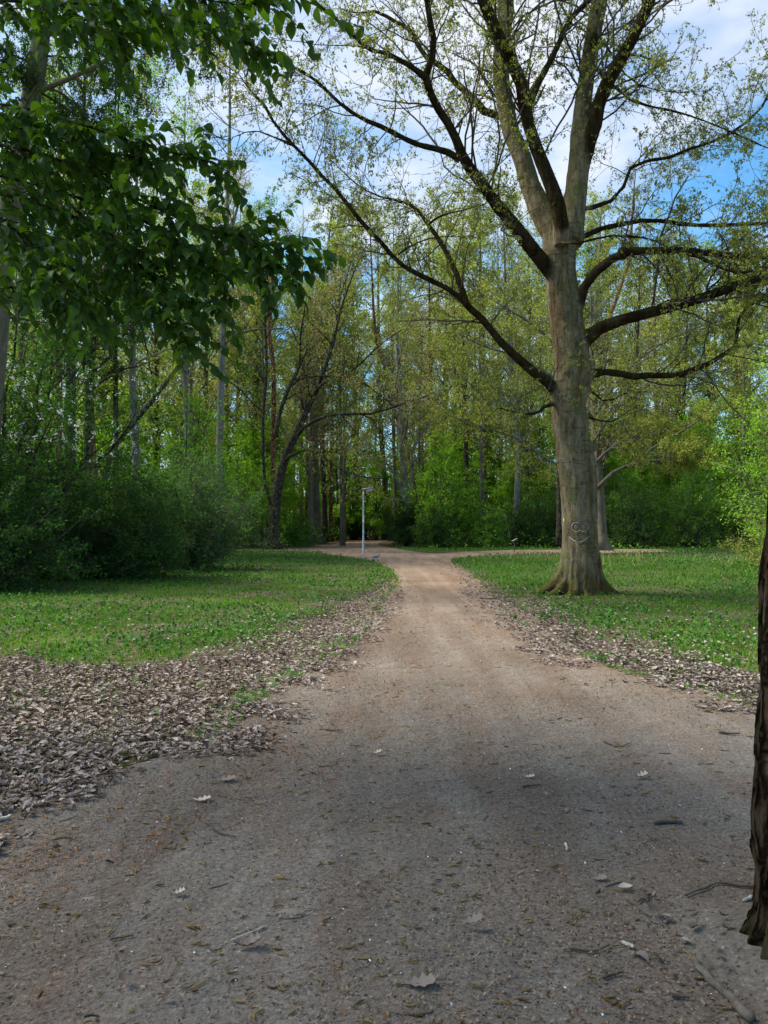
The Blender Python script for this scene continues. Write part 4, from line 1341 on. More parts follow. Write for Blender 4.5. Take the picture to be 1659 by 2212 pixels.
def build_behind(x, y, seed, label):
    """a tree standing beside the photographer, outside the picture, that shades the foreground"""
    rng = np.random.default_rng(seed)
    base = np.array([x, y, 0.])
    root = thing('hornbeam_tree', base, label, 'tree')
    ax, rd = tube_limb([base, base + (.1, .2, 3), base + (.1, -.1, 7), base + (.3, .1, 12.5)], [.24, .19, .13, .03], 18)
    tb = MB(); tb.tubes(ax, rd, 10)
    Q, Rq = grow(ax[None], rd[None], 60, rng, ang=(55, 95), up=.12, K=8, wob=.12, tmin=.36, lens=(2.6, 5.2), rr=.35, minr=.02)
    S, SR = grow(Q, Rq, 9, rng, lr=(.25, .45), ang=(30, 65), K=5, wob=.12, tmin=.15, rr=.5, minr=.004, droop=.04)
    def hid(q): return ~((q[:, :, 1] > .3) & (np.abs(q[:, :, 0]) < q[:, :, 1] * .62 + .3) & ((q[:, :, 2] - EYE) < q[:, :, 1] * .85 + .4)).any(1)
    k = hid(Q); Q, Rq = Q[k], Rq[k]
    k = hid(S); S, SR = S[k], SR[k]
    tb.tubes(Q, Rq, 5); tb.tubes(S, SR, 3)
    tb.obj('trunk', M['dark_bark'], root, base)
    cb = MB()
    leaves(cb, points_on(S, 11, rng, .1), .17, rng, LEAF, 1.2, .4, .08)
    cb.obj('crown', M['hornbeam_leaf'], root, base, smooth=False)


build_behind(-6.1, .9, 41, 'hornbeam standing left of the photographer, shading the near path')


# ------------------------------------------------------------------ larch behind it, top left
def build_larch():
    rng = np.random.default_rng(31)
    D = 18.5
    tr = [(-60, 1280, 56), (-45, 1130, 50), (-22, 900, 47), (-5, 700, 45), (12, 520, 43), (30, 400, 42), (50, 300, 41), (72, 190, 39), (84, 120, 37), (92, 30, 35), (98, -80, 31), (102, -300, 20), (104, -520, 7)]
    ax, rd = px_limb(tr, D, 34)
    base = ax[0].copy(); base[2] = 0; ax[0, 2] = -.05
    root = thing('larch_tree', base, 'leaning larch behind the hornbeam with dark drooping needle tassels', 'tree')
    ex = [px_limb([(*z1(a, b), w) for a, b, w in L], d, 12) for L, d in [
        ([(140, 400, 12), (250, 362, 11), (380, 300, 10), (480, 250, 9), (580, 200, 8), (700, 110, 7), (850, 60, 5), (1000, 30, 4)], [D, D - 2.5]),
        ([(170, 180, 9), (300, 100, 8), (480, 70, 7), (700, 60, 6), (880, 60, 4), (1050, 90, 3)], [D, D - 1]),
        ([(120, 400, 8), (60, 280, 7), (0, 190, 5)], [D, D - 1]),
        ([(160, 380, 7), (240, 390, 6), (330, 460, 5), (420, 620, 3)], [D, D + .5]),
        ([(190, 120, 7), (330, 180, 6), (480, 260, 5), (640, 380, 3)], [D, D + 1]),
        ([(190, 20, 7), (400, 10, 6), (640, 60, 5), (800, 150, 4), (900, 260, 2)], [D, D - .5]),
        ([(60, 760, 7), (200, 700, 6), (360, 690, 4), (480, 720, 3)], [D, D + 1]),
    ]]
    tb = MB(); tb.tubes(ax, rd, 14)
    for q, r in ex: tb.tubes(q, r, 7)
    tb.obj('trunk', M['grey_bark'], root, base)
    wb = MB(); cb = MB()
    Q1, R1 = grow(ax[None], rd[None], 30, rng, ang=(70, 100), up=-.05, K=7, wob=.1, tmin=.3, tmax=.98, lens=(1.6, 3.6), rr=.16, minr=.012, droop=.04)
    Qs = [Q1]; Rs = [R1]
    for q, r in ex:
        a, b = grow(q[None], r[None], 12, rng, ang=(40, 90), up=-.1, K=7, wob=.12, tmin=.15, lens=(.7, 1.6), rr=.4, minr=.008, droop=.12)
        Qs.append(a); Rs.append(b)
    Q1 = np.concatenate(Qs); R1 = np.concatenate(Rs)
    Q2, R2 = grow(Q1, R1, 9, rng, lens=(.3, .9), ang=(60, 100), up=-.5, K=5, wob=.08, tmin=.1, rr=.5, minr=.004, droop=.3)
    wb.tubes(Q1, R1, 5); wb.tubes(Q2, R2, 3)
    wb.obj('branches', M['twig'], root, base)
    leaves(cb, points_on(Q2, 36, rng, .05), .08, rng, (LEAF[0] * np.array([.55, 1, 1]), LEAF[1]), 0, 1.2, .03)
    cb.obj('crown', M['needle'], root, base, smooth=False)


build_larch()


# ------------------------------------------------------------------ forest trees with traced trunks
def px_tree(name, pts, d, topx, H, label, bark, leafm, seed, cat='tree', extra=None, K=24, **kw):
    """trunk traced through pts (px, py, w) and continued to height H near topx"""
    H = H * 1.12 + max(0, d - 60) * .25
    q = [list(p) for p in pts]
    top_py = HZ - (H - EYE) * F / d
    w = q[-1][2]
    y0 = q[-1][1]
    for f in (.35, .7, 1.0):
        q.append([q[-1][0] + (topx - q[-1][0]) * (.4 if f < 1 else 1), y0 + (top_py - y0) * f, max(w * (1 - .85 * f), 1.2)])
    ax, rd = px_limb(q, d, K)
    ax[0, 2] = -.05
    base = ax[0].copy(); base[2] = 0
    rd[0] *= 1.35; rd[1] *= 1.05
    ex = None
    if extra:
        ex = [px_limb(L, dd, 11) for L, dd in extra]
    return add_tree(name, ax, rd, base, label, cat, bark, leafm, seed, extra=ex, **kw)


GD = lambda py: G(829, py)[1]
TALL = dict(b1=(3, 6.5), up1=.4, ang1=(40, 75), t0=.28, lv1=40, lv2=8, lv3=6, nl=4)
SPARSE = dict(b1=(2.5, 5.5), up1=.5, ang1=(30, 65), t0=.35, lv1=32, lv2=7, lv3=5, nl=5)
Z = lambda f, L: [(*f(a, b), w) for a, b, w in L]

px_tree('oak_tree', Z(z4, [(290, 1430, 34), (297, 1340, 25), (300, 1250, 23), (320, 1050, 22), (350, 900, 21), (400, 760, 19), (450, 660, 18), (490, 560, 15), (540, 460, 13), (600, 330, 10)]), GD(1187), 760, 19,
        'crooked oak leaning right by the path fork, its trunk curving and forking', 'dark_bark', 'brown_leaf', 101, t0=.45, b1=(2, 4.5), lv1=30, lv2=7, lv3=5, nl=3, lsize=.11, extra_n=10,
        extra=[(Z(z4, [(455, 680, 9), (500, 630, 8), (560, 590, 8), (640, 560, 7), (740, 545, 7), (930, 545, 6), (1080, 500, 5), (1180, 465, 4), (1300, 430, 3)]), [50.5, 45]),
               (Z(z4, [(360, 870, 9), (400, 820, 8), (450, 800, 6), (540, 775, 5), (620, 830, 5), (720, 900, 4), (880, 960, 3.5), (1020, 970, 3)]), [50.5, 46]),
               (Z(z4, [(310, 700, 9), (335, 540, 9), (370, 440, 9), (410, 340, 8), (450, 270, 7), (470, 160, 5), (470, 30, 4), (500, -150, 3)]), [51, 51.5]),
               (Z(z4, [(440, 320, 5), (560, 300, 5), (620, 300, 5), (750, 290, 4.5), (850, 230, 4), (950, 130, 3.5), (1050, 50, 3), (1130, 0, 2)]), [51, 47]),
               (Z(z4, [(280, 1150, 7), (245, 1060, 7), (225, 800, 6.5), (232, 450, 6), (252, 250, 5.5), (240, 0, 5), (235, -200, 3.5), (250, -500, 2)]), [51.5, 52]),
               (Z(z4, [(560, 420, 9), (600, 360, 8), (660, 320, 7), (700, 300, 6), (850, 320, 4.5), (950, 400, 4), (1080, 490, 3)]), [50.5, 48]),
               (Z(z4, [(480, 600, 5), (540, 720, 4), (640, 800, 3), (760, 770, 2), (880, 740, 1.5)]), [50, 47]),
               (Z(z4, [(600, 330, 9), (640, 220, 8), (690, 60, 7), (730, -120, 5), (800, -330, 3.5), (900, -560, 2)]), [51, 50])])
px_tree('pine_tree', Z(z4, [(285, 1420, 11), (290, 1100, 11), (290, 880, 11), (295, 500, 10), (290, 200, 10), (262, 0, 9)]) + [(586, 640, 8), (590, 560, 7)], GD(1184), 600, 23,
        'slim red barked pine standing behind the crooked oak', 'pine_bark', 'pale_needle', 102, t0=.72, b1=(1.5, 3.2), lv1=20, lv2=7, lv3=3, nl=5, up1=.2, ang1=(60, 90))
px_tree('beech_tree', Z(z4, [(575, 1398, 32), (575, 1330, 26), (565, 1150, 23), (560, 950, 20), (565, 700, 17), (575, 300, 14), (600, 0, 11)]), GD(1175.5), 720, 27,
        'straight grey trunk left of the path where it bends away', 'grey_bark', 'olive_leaf', 103, lsize=.17, **TALL)
px_tree('beech_tree', Z(z4, [(628, 1340, 14), (624, 1100, 12), (612, 800, 11), (618, 300, 9)]), 78, 715, 27,
        'dark narrow trunk close behind the straight grey one', 'dark_bark', 'mid_leaf', 104, lsize=.17, **TALL)
px_tree('young_tree', Z(z4, [(702, 1370, 9), (708, 1200, 8), (712, 1080, 6), (702, 900, 5)]), GD(1167.5), 735, 15,
        'thin forked young tree left of the lamp at the dark end of the path', 'dark_bark', 'mid_leaf', 105, t0=.3, b1=(1.5, 3), lv1=16, lv2=5, lv3=4, nl=5, lsize=.17,
        extra=[(Z(z4, [(712, 1280, 5), (740, 1120, 5), (770, 960, 4), (790, 840, 3)]), [93, 93])])
px_tree('beech_tree', Z(z4, [(1045, 1362, 17), (1038, 1280, 14), (1022, 1000, 12), (992, 600, 10), (985, 300, 9)]), GD(1166.5), 815, 30,
        'tall brownish trunk right of the lamp, rising from the inside of the bend', 'grey_bark', 'olive_leaf', 106, lsize=.18, **TALL)
px_tree('birch_tree', Z(z4, [(1095, 1330, 9), (1088, 1050, 8), (1076, 600, 7), (1070, 200, 6)]), 84, 850, 27,
        'very slim straight trunk between the brownish trunk and the pale forked one', 'grey_bark', 'olive_leaf', 107, lsize=.17, **SPARSE)
px_tree('hornbeam_tree', Z(z4, [(1205, 1400, 18), (1190, 1290, 16), (1162, 1080, 15), (1148, 950, 14), (1130, 700, 13), (1122, 400, 11), (1100, 100, 9)]), 62, 862, 24,
        'pale olive trunk that splits low beside the dark shrubs', 'pale_bark', 'olive_leaf', 108, lsize=.15, **TALL,
        extra=[(Z(z4, [(1170, 1120, 9), (1200, 950, 7), (1195, 800, 6), (1230, 740, 5), (1290, 640, 4.5), (1350, 560, 3)]), [62, 60]),
               (Z(z4, [(1175, 1250, 8), (1165, 1150, 8), (1060, 900, 5), (980, 860, 3), (900, 840, 2)]), [62, 59])])
px_tree('pine_tree', Z(z4, [(1250, 1400, 12), (1235, 1180, 12), (1210, 1040, 11), (1195, 850, 10), (1130, 640, 9), (1090, 540, 9), (1050, 400, 8), (1010, 200, 8), (960, 30, 7)]), 66, 795, 26,
        'orange barked pine curving left behind the pale olive trunk', 'pine_bark', 'pale_needle', 109, t0=.75, b1=(1.5, 3), lv1=20, lv2=7, lv3=3, nl=5, up1=.2, ang1=(60, 90))
px_tree('oak_tree', Z(z4, [(1565, 1400, 13), (1560, 1150, 11), (1555, 900, 10), (1545, 500, 9), (1530, 100, 8)]), GD(1177), 1000, 26,
        'dark upright trunk behind the bright green young maples', 'dark_bark', 'olive_leaf', 110, lsize=.16, **TALL)
px_tree('hornbeam_tree', Z(z4, [(1490, 1380, 9), (1488, 1000, 8), (1480, 600, 7), (1478, 200, 6)]), 72, 980, 26,
        'slim grey trunk left of the dark upright one', 'grey_bark', 'olive_leaf', 111, lsize=.16, **TALL)
px_tree('pine_tree', [(1050, 1180, 9), (1049, 1045, 9), (1047, 900, 8), (1044, 750, 7.5), (1040, 640, 7)], GD(1177), 1035, 27,
        'straight red barked pine in the wood left of the big oak', 'pine_bark', 'pale_needle', 112, t0=.7, b1=(1.5, 3.2), lv1=20, lv2=7, lv3=3, nl=5, up1=.2, ang1=(60, 90))
px_tree('beech_tree', [(1110, 1180, 17), (1112, 1150, 13), (1117, 1067, 13), (1119, 985, 12), (1117, 918, 11), (1106, 807, 9), (1095, 700, 8)], GD(1180), 1085, 26,
        'pale grey trunk behind the small wooden board left of the big oak', 'pale_bark', 'olive_leaf', 113, lsize=.15, **TALL)
px_tree('beech_tree', [(1207, 1186, 14), (1208, 1110, 12), (1207, 1000, 11), (1203, 880, 10)], GD(1184), 1190, 25,
        'dark trunk mostly hidden by the left side of the big oak', 'dark_bark', 'olive_leaf', 114, lsize=.15, **TALL)
px_tree('oak_tree', [(1303, 1190, 34), (1300, 1165, 25), (1296, 1100, 22), (1292, 1030, 20), (1288, 960, 18), (1283, 880, 15), (1280, 780, 12)], GD(1189), 1275, 17,
        'second oak with a pale bare scar close behind the big oak, yellow green leaves', 'grey_bark', 'oak_leaf', 115, t0=.3, b1=(3, 6.5), up1=.15, ang1=(50, 85), lv1=46, lv2=8, lv3=6, nl=5, lsize=.13, twigm='brown_twig', extra_n=16,
        extra=[(Z(z5, [(660, 1075, 10), (690, 1045, 10), (750, 980, 9), (830, 940, 8), (920, 900, 7), (1000, 820, 6), (1100, 770, 5), (1180, 720, 4), (1300, 650, 3), (1420, 600, 2)]), [49, 43]),
               (Z(z5, [(910, 905, 5), (1040, 900, 5), (1150, 850, 4), (1300, 870, 3)]), [46, 43]),
               (Z(z5, [(650, 925, 8), (690, 885, 8), (740, 840, 7), (850, 770, 6), (990, 770, 4), (1100, 700, 3)]), [49, 46]),
               (Z(z5, [(640, 1000, 8), (440, 930, 7), (340, 880, 6), (230, 790, 5), (100, 740, 4), (-60, 690, 3), (-200, 640, 2)]), [49, 44]),
               (Z(z5, [(670, 700, 8), (560, 560, 7), (380, 400, 5), (200, 300, 4), (0, 240, 3), (-150, 160, 2)]), [49, 46]),
               (Z(z5, [(640, 800, 7), (780, 600, 6), (940, 480, 5), (1150, 400, 4), (1350, 380, 3), (1500, 420, 2)]), [49, 45]),
               (Z(z5, [(660, 640, 7), (800, 420, 6), (1000, 250, 5), (1200, 150, 4), (1400, 80, 2)]), [49, 47]),
               (Z(z5, [(640, 500, 7), (480, 300, 6), (300, 120, 5), (100, 0, 4), (-100, -120, 2)]), [49, 48])])
px_tree('pine_tree', [(1270, 1180, 13), (1278, 1000, 12), (1292, 800, 11), (1312, 700, 10), (1330, 650, 9), (1350, 590, 8), (1357, 565, 8)], 66, 1375, 29,
        'red barked pine leaning right, seen between the limbs of the big oak', 'pine_bark', 'pale_needle', 116, t0=.75, b1=(1.5, 3.2), lv1=20, lv2=7, lv3=3, nl=5, up1=.2, ang1=(60, 90))
px_tree('beech_tree', [(1262, 1180, 12), (1270, 900, 11), (1282, 700, 9), (1290, 640, 8)], 60, 1300, 25,
        'pale beige trunk just right of the big oak, left of the leaning red pine', 'pale_bark', 'olive_leaf', 117, lsize=.15, **SPARSE)
for i, (x0, xt, d, b, h, lab) in enumerate([
        (1365, 1385, 70, 'dark_bark', 24, 'dark slender trunk right of the second oak'),
        (1418, 1412, 74, 'grey_bark', 23, 'grey slender trunk over the dark thicket right of the oaks'),
        (1470, 1490, 68, 'dark_bark', 22, 'dark trunk in the middle of the thicket on the right'),
        (1535, 1525, 72, 'grey_bark', 22, 'grey trunk left of the bright green tree at the right edge'),
        (1600, 1610, 70, 'dark_bark', 22, 'dark trunk behind the bright green tree at the right edge'),
        (935, 925, 86, 'dark_bark', 29, 'dark slender trunk right of the pale olive trunk'),
        (960, 965, 80, 'grey_bark', 28, 'grey slender trunk above the bright green maples'),
        (1080, 1075, 84, 'grey_bark', 27, 'thin grey trunk between the red pine and the pale trunk'),
        (1150, 1140, 80, 'dark_bark', 27, 'thin dark trunk right of the pale trunk with the board'),
        (770, 760, 100, 'grey_bark', 32, 'far grey trunk directly behind the street lamp'),
        (648, 655, 82, 'grey_bark', 28, 'thin grey trunk between the crooked oak and the straight grey trunk'),
        (545, 560, 66, 'dark_bark', 26, 'thin dark trunk left of the crooked oak'),
        (510, 520, 72, 'grey_bark', 28, 'thin grey trunk right of the tall whitish trunk'),
        (440, 450, 64, 'dark_bark', 27, 'thin dark trunk between the two whitish trunks')]):
    px_tree('beech_tree' if b == 'grey_bark' else 'oak_tree', [(x0, HZ + EYE * F / d, 10 + (i % 3) * 2), (x0 + 2, 1000, 8 + (i % 3)), (x0 + (xt - x0) * .5, 800, 7 + (i % 2))], d, xt, h,
            lab, b, ['olive_leaf', 'brown_leaf', 'olive_leaf', 'mid_leaf'][i % 4], 200 + i, lsize=.17, **TALL)

# left side of the wood
px_tree('poplar_tree', [(472, 1187, 18), (472, 1100, 17), (474, 1000, 16), (477, 850, 15), (484, 650, 13), (488, 540, 12), (492, 400, 9), (496, 300, 7)], 47, 497, 31,
        'tall straight whitish trunk left of the crooked oak, tallest on the left', 'pale_bark', 'brown_leaf', 120, t0=.35, b1=(2.5, 5), up1=.15, ang1=(60, 90), lv1=40, lv2=7, lv3=4, nl=2, lsize=.1, droop=.0, twigm='brown_twig',
        extra=[([(487, 545, 6), (500, 500, 6), (515, 440, 5), (528, 400, 3)], [47, 47])])
px_tree('birch_tree', [(402, 1185, 15), (403, 1080, 14), (405, 980, 13), (402, 880, 12), (398, 780, 11), (396, 700, 10)], 49, 400, 27,
        'whitish mottled trunk rising from the grey green bush', 'pale_bark', 'fresh_leaf', 121, lsize=.13, **SPARSE)
px_tree('birch_tree', [(293, 1190, 20), (293, 1050, 19), (292, 960, 18), (287, 850, 17), (286, 760, 14), (290, 640, 11)], 42, 300, 25,
        'pale trunk crossed by the leaning dead trunk', 'pale_bark', 'fresh_leaf', 122, lsize=.12, **SPARSE)
px_tree('pine_tree', [(128, 1190, 17), (127, 1000, 16), (127, 850, 15), (128, 700, 14), (125, 640, 13)], 36, 130, 24,
        'orange red pine trunk glowing behind the white blossom', 'pine_bark', 'needle', 123, t0=.6, b1=(2, 3.6), lv1=22, lv2=7, lv3=3, nl=4, up1=.1, ang1=(65, 95))
px_tree('pine_tree', [(205, 1190, 12), (204, 1040, 12), (200, 940, 11), (196, 800, 10)], 46, 190, 24,
        'narrow reddish pine trunk half hidden in the left bushes', 'pine_bark', 'needle', 124, t0=.6, b1=(2, 3.6), lv1=22, lv2=7, lv3=3, nl=4, up1=.1, ang1=(65, 95))
px_tree('oak_tree', [(150, 1190, 24), (152, 950, 22), (152, 820, 21), (158, 700, 19), (168, 600, 17), (172, 500, 14)], 34, 190, 23,
        'dark stout trunk right of the orange red pine', 'dark_bark', 'mid_leaf', 125, lsize=.11, **TALL)
px_tree('oak_tree', [(185, 1190, 20), (192, 900, 18), (195, 800, 17), (205, 700, 15), (225, 600, 13), (240, 520, 11)], 37, 262, 22,
        'dark trunk leaning right behind the hornbeam leaves', 'dark_bark', 'mid_leaf', 126, lsize=.11, **TALL)
px_tree('beech_tree', [(60, 1200, 18), (55, 1000, 17), (48, 800, 15), (45, 650, 13)], 38, 60, 24,
        'grey trunk at the far left behind the blossoming cherry', 'grey_bark', 'mid_leaf', 127, lsize=.12, **TALL)
px_tree('beech_tree', [(345, 1188, 12), (340, 1000, 11), (338, 800, 10)], 58, 330, 27,
        'slim dark trunk between the pale trunks on the left', 'dark_bark', 'olive_leaf', 128, lsize=.14, **TALL)
px_tree('spruce_tree', [(250, 1190, 12), (250, 900, 11), (248, 700, 10)], 40, 250, 25,
        'dark conifer behind the hornbeam leaves at the left', 'dark_bark', 'needle', 129, t0=.3, b1=(1.2, 2.6), lv1=50, lv2=8, lv3=0, nl=22, up1=-.1, ang1=(80, 105), lsize=.12, droop=.04, hang=1, ljit=.1)

# leaning dead trunk
q, r = px_limb([(238, 975, 12), (262, 945, 11), (300, 900, 10), (345, 845, 9), (400, 770, 8), (440, 715, 5)], [31, 33], 14)
base = P(190, 1040, 31); b0 = base.copy(); b0[2] = 0
q0, r0 = tube_limb([b0 + (-.3, 0, -.05), (b0 + q[0]) / 2, q[0]], [.17, .14, r[0]], 8)
add_tree('dead_tree', np.vstack([q0[:-1], q]), np.r_[r0[:-1], r], np.array([b0[0] - .3, b0[1], 0]), 'dead trunk leaning steeply to the right above the bushes', 'tree', 'dark_bark', None, 130, lv1=9, lv2=3, lv3=0, nl=0, b1=(.6, 1.8), t0=.4)


# ------------------------------------------------------------------ shrubs: many stems from the foot, twigs and small leaves
def shrub(name, base, rx, ry, h, label, leafm, seed, cat='shrub', stems=14, n2=7, n3=6, nl=5, lsize=.05, group=None, bark='twig', blossoms=0, spread=1.0, hang=.2, low=.0, bh=None, lup=.7, jit=.06):
    rng = np.random.default_rng(seed)
    base = np.array([base[0], base[1], 0.])
    root = thing(name, base, label, cat, group)
    a = rng.uniform(0, 2 * pi, stems)
    rad = np.sqrt(rng.random(stems)) * spread
    K = 8
    t = np.linspace(0, 1, K)
    hh = h * (1 - .45 * rad ** 2) * rng.uniform(.75, 1.05, stems)
    ox = np.cos(a)[:, None] * rx * rad[:, None] * (.15 + .85 * t[None] ** 1.3)
    oy = np.sin(a)[:, None] * ry * rad[:, None] * (.15 + .85 * t[None] ** 1.3)
    oz = hh[:, None] * t[None] ** .85
    lowst = rng.random(stems) < .4
    oz = np.where(lowst[:, None], oz * rng.uniform(.25, .6, stems)[:, None], oz)
    S = base + np.stack([ox, oy, oz], -1) + rng.normal(size=(stems, K, 3)) * .05 * t[None, :, None] * h / 3
    SR = np.linspace(1, .25, K)[None] * rng.uniform(.012, .022, stems)[:, None] * h / 2.4
    wb = MB(); wb.tubes(S, SR, 5)
    lo = h * .22
    Q1, R1 = grow(S, SR, n2, rng, ang=(35, 80), up=.1, K=5, wob=.18, tmin=.08, lens=(lo * .8, lo * 2.0), rr=.5, minr=.005, droop=.03)
    Q2, R2 = grow(Q1, R1, n3, rng, lr=(.35, .7), ang=(30, 75), up=.05, K=4, wob=.2, tmin=.1, rr=.6, minr=.003, droop=.03)
    Q2[..., 2] = np.maximum(Q2[..., 2], .05); Q1[..., 2] = np.maximum(Q1[..., 2], .04)
    wb.tubes(Q1, R1, 4); wb.tubes(Q2, R2, 3, cap=False)
    wb.obj('stems', M[bark], root, base)
    cb = MB()
    p = points_on(Q2, nl, rng, .1)
    leaves(cb, p, lsize, rng, LEAF, lup, hang, jit)
    cb.obj('foliage', M[leafm], root, base, smooth=False)
    if blossoms:
        bb = MB()
        pp = points_on(Q2, 1, rng, .8)
        pp = pp[(wnoise(pp[:, 0], pp[:, 2], .8, 3) > .05) & (pp[:, 2] > (bh or 0))]
        pp = pp[rng.permutation(len(pp))[:blossoms]]
        # drooping spikes of small white flowers
        m_ = 9
        c = np.repeat(pp, m_, 0) + np.c_[rng.normal(size=(len(pp) * m_, 2)) * .02, -np.tile(np.linspace(0, .12, m_), len(pp))]
        leaves(bb, c, .06, rng, LEAF, 0, 0, .012)
        bb.obj('blossoms', M['blossom'], root, base, smooth=False)
    return root


shrub('cherry_tree', (-11.6, 21.5), 4.6, 3.0, 9.2, 'bird cherry with white blossom sprays left behind the dark bush', 'dark_leaf', 301, 'tree', stems=30, n2=12, n3=10, nl=11, lsize=.1, blossoms=520, bark='dark_bark', bh=3.2)
shrub('bush', (-10.6, 18.6), 3.3, 1.8, 3.9, 'almost black green bush at the left edge of the lawn', 'dark_leaf', 302, stems=54, n2=12, n3=9, nl=6, lsize=.08)
shrub('bush', (-8.1, 23.2), 2.3, 1.6, 3.9, 'dark leafy bush between the black green one and the grey green one', 'dark_leaf', 303, stems=50, n2=11, n3=8, nl=6, lsize=.085)
shrub('bush', (-7.4, 27.5), 2.7, 2.2, 4.7, 'big grey green twiggy bush with fine leaves on the left lawn', 'bush_leaf', 304, stems=70, n2=11, n3=9, nl=4, lsize=.088, bark='brown_twig')
shrub('bush', (-13.5, 24.5), 4, 2.5, 6, 'tall dark thicket behind the black green bush', 'dark_leaf', 305, stems=40, n2=11, n3=8, nl=7, lsize=.1)
shrub('young_maple', (-11.6, 42), 3.2, 2.2, 9.5, 'bright green young maple behind the grey green bush', 'fresh_leaf', 306, 'tree', stems=16, n2=11, n3=7, nl=7, lsize=.14, lup=1.6)
shrub('young_maple', (-11.2, 56), 2.6, 2.2, 9, 'bright green young maple left of the crooked oak', 'fresh_leaf', 307, 'tree', stems=16, n2=10, n3=7, nl=7, lsize=.15, lup=1.6)
shrub('bush', (-11.9, 49), 2.0, 1.6, 4.0, 'light green bush at the far edge of the left lawn', 'fresh_leaf', 308, stems=24, n2=9, n3=6, nl=6, lsize=.11)
shrub('bush', (-6.9, 60), 1.6, 1.3, 2.8, 'low green bush behind the foot of the crooked oak', 'mid_leaf', 309, stems=22, n2=8, n3=6, nl=6, lsize=.11)
shrub('bush', (-13, 45), 2.6, 1.8, 4.5, 'mid green bush seen through the grey green twigs', 'mid_leaf', 310, stems=22, n2=9, n3=6, nl=6, lsize=.11)
shrub('young_maple', (4.4, 58.5), 2.4, 2.0, 8.6, 'bright green young maple right of the pale olive trunk', 'fresh_leaf', 311, 'tree', stems=16, n2=10, n3=7, nl=7, lsize=.16, lup=1.8)
shrub('young_maple', (6.6, 62), 2.4, 2.0, 7, 'smaller light green maple beside the brightest one', 'fresh_leaf', 312, 'tree', stems=14, n2=9, n3=7, nl=7, lsize=.16, lup=1.8)
shrub('bush', (2.0, 62), 1.9, 1.5, 4.4, 'dark round holly like bush at the right bend of the path', 'dark_leaf', 313, stems=30, n2=9, n3=7, nl=6, lsize=.12)
shrub('bush', (4.0, 57.2), 1.9, 1.4, 3.2, 'low dark bush below the brightest maple', 'dark_leaf', 314, stems=26, n2=9, n3=6, nl=6, lsize=.11)
shrub('bush', (7.6, 58), 2.3, 1.5, 4.2, 'mid green bush between the maples and the pale trunk', 'mid_leaf', 315, stems=26, n2=9, n3=7, nl=6, lsize=.12)
shrub('bush', (11.2, 60), 2.6, 1.8, 4.6, 'dark green bush behind the small wooden board', 'dark_leaf', 316, stems=28, n2=9, n3=7, nl=6, lsize=.12)
shrub('bush', (14.3, 61), 2.6, 1.8, 5.2, 'dense dark bush just left of the big oak trunk', 'dark_leaf', 317, stems=28, n2=9, n3=7, nl=6, lsize=.12)
shrub('bush', (19.6, 58), 3.0, 1.8, 6.0, 'dark bush right of the second oak', 'dark_leaf', 318, stems=28, n2=10, n3=7, nl=6, lsize=.12)
shrub('bush', (24.3, 58.5), 3.0, 1.8, 6.4, 'tall dark bush in the middle of the right thicket', 'mid_leaf', 319, stems=28, n2=10, n3=7, nl=6, lsize=.12)
shrub('bush', (29, 58), 3.2, 1.8, 5.6, 'dark bush at the right end of the thicket', 'dark_leaf', 320, stems=28, n2=10, n3=7, nl=6, lsize=.12)
shrub('bush', (33.5, 57), 3, 1.8, 6.4, 'deep green bush behind the bright tree at the right edge', 'dark_leaf', 321, stems=26, n2=10, n3=7, nl=6, lsize=.12)
shrub('bush', (-3.8, 97), 2.6, 2, 5, 'dark bush closing the view left of the path bend', 'dark_leaf', 322, stems=24, n2=9, n3=6, nl=6, lsize=.17)
shrub('bush', (0.2, 104), 3.2, 2, 6, 'dark bush in the gap where the path disappears', 'dark_leaf', 323, stems=26, n2=9, n3=6, nl=6, lsize=.18)
shrub('bush', (-8, 88), 3, 2, 5, 'dark bush behind the straight grey trunk', 'mid_leaf', 324, stems=24, n2=9, n3=6, nl=6, lsize=.16)
# bright tree at the right edge
shrub('hawthorn_tree', (14.6, 24.5), 3.3, 2.6, 8.6, 'bright green leafy tree entering at the right edge', 'fresh_leaf', 325, 'tree', stems=44, n2=11, n3=9, nl=8, lsize=.09, bark='grey_bark', blossoms=60, bh=5)
shrub('bush', (16.2, 30), 2.4, 1.8, 1.9, 'low olive bush in the grass below the bright tree', 'olive_leaf', 326, stems=30, n2=10, n3=8, nl=6, lsize=.07)


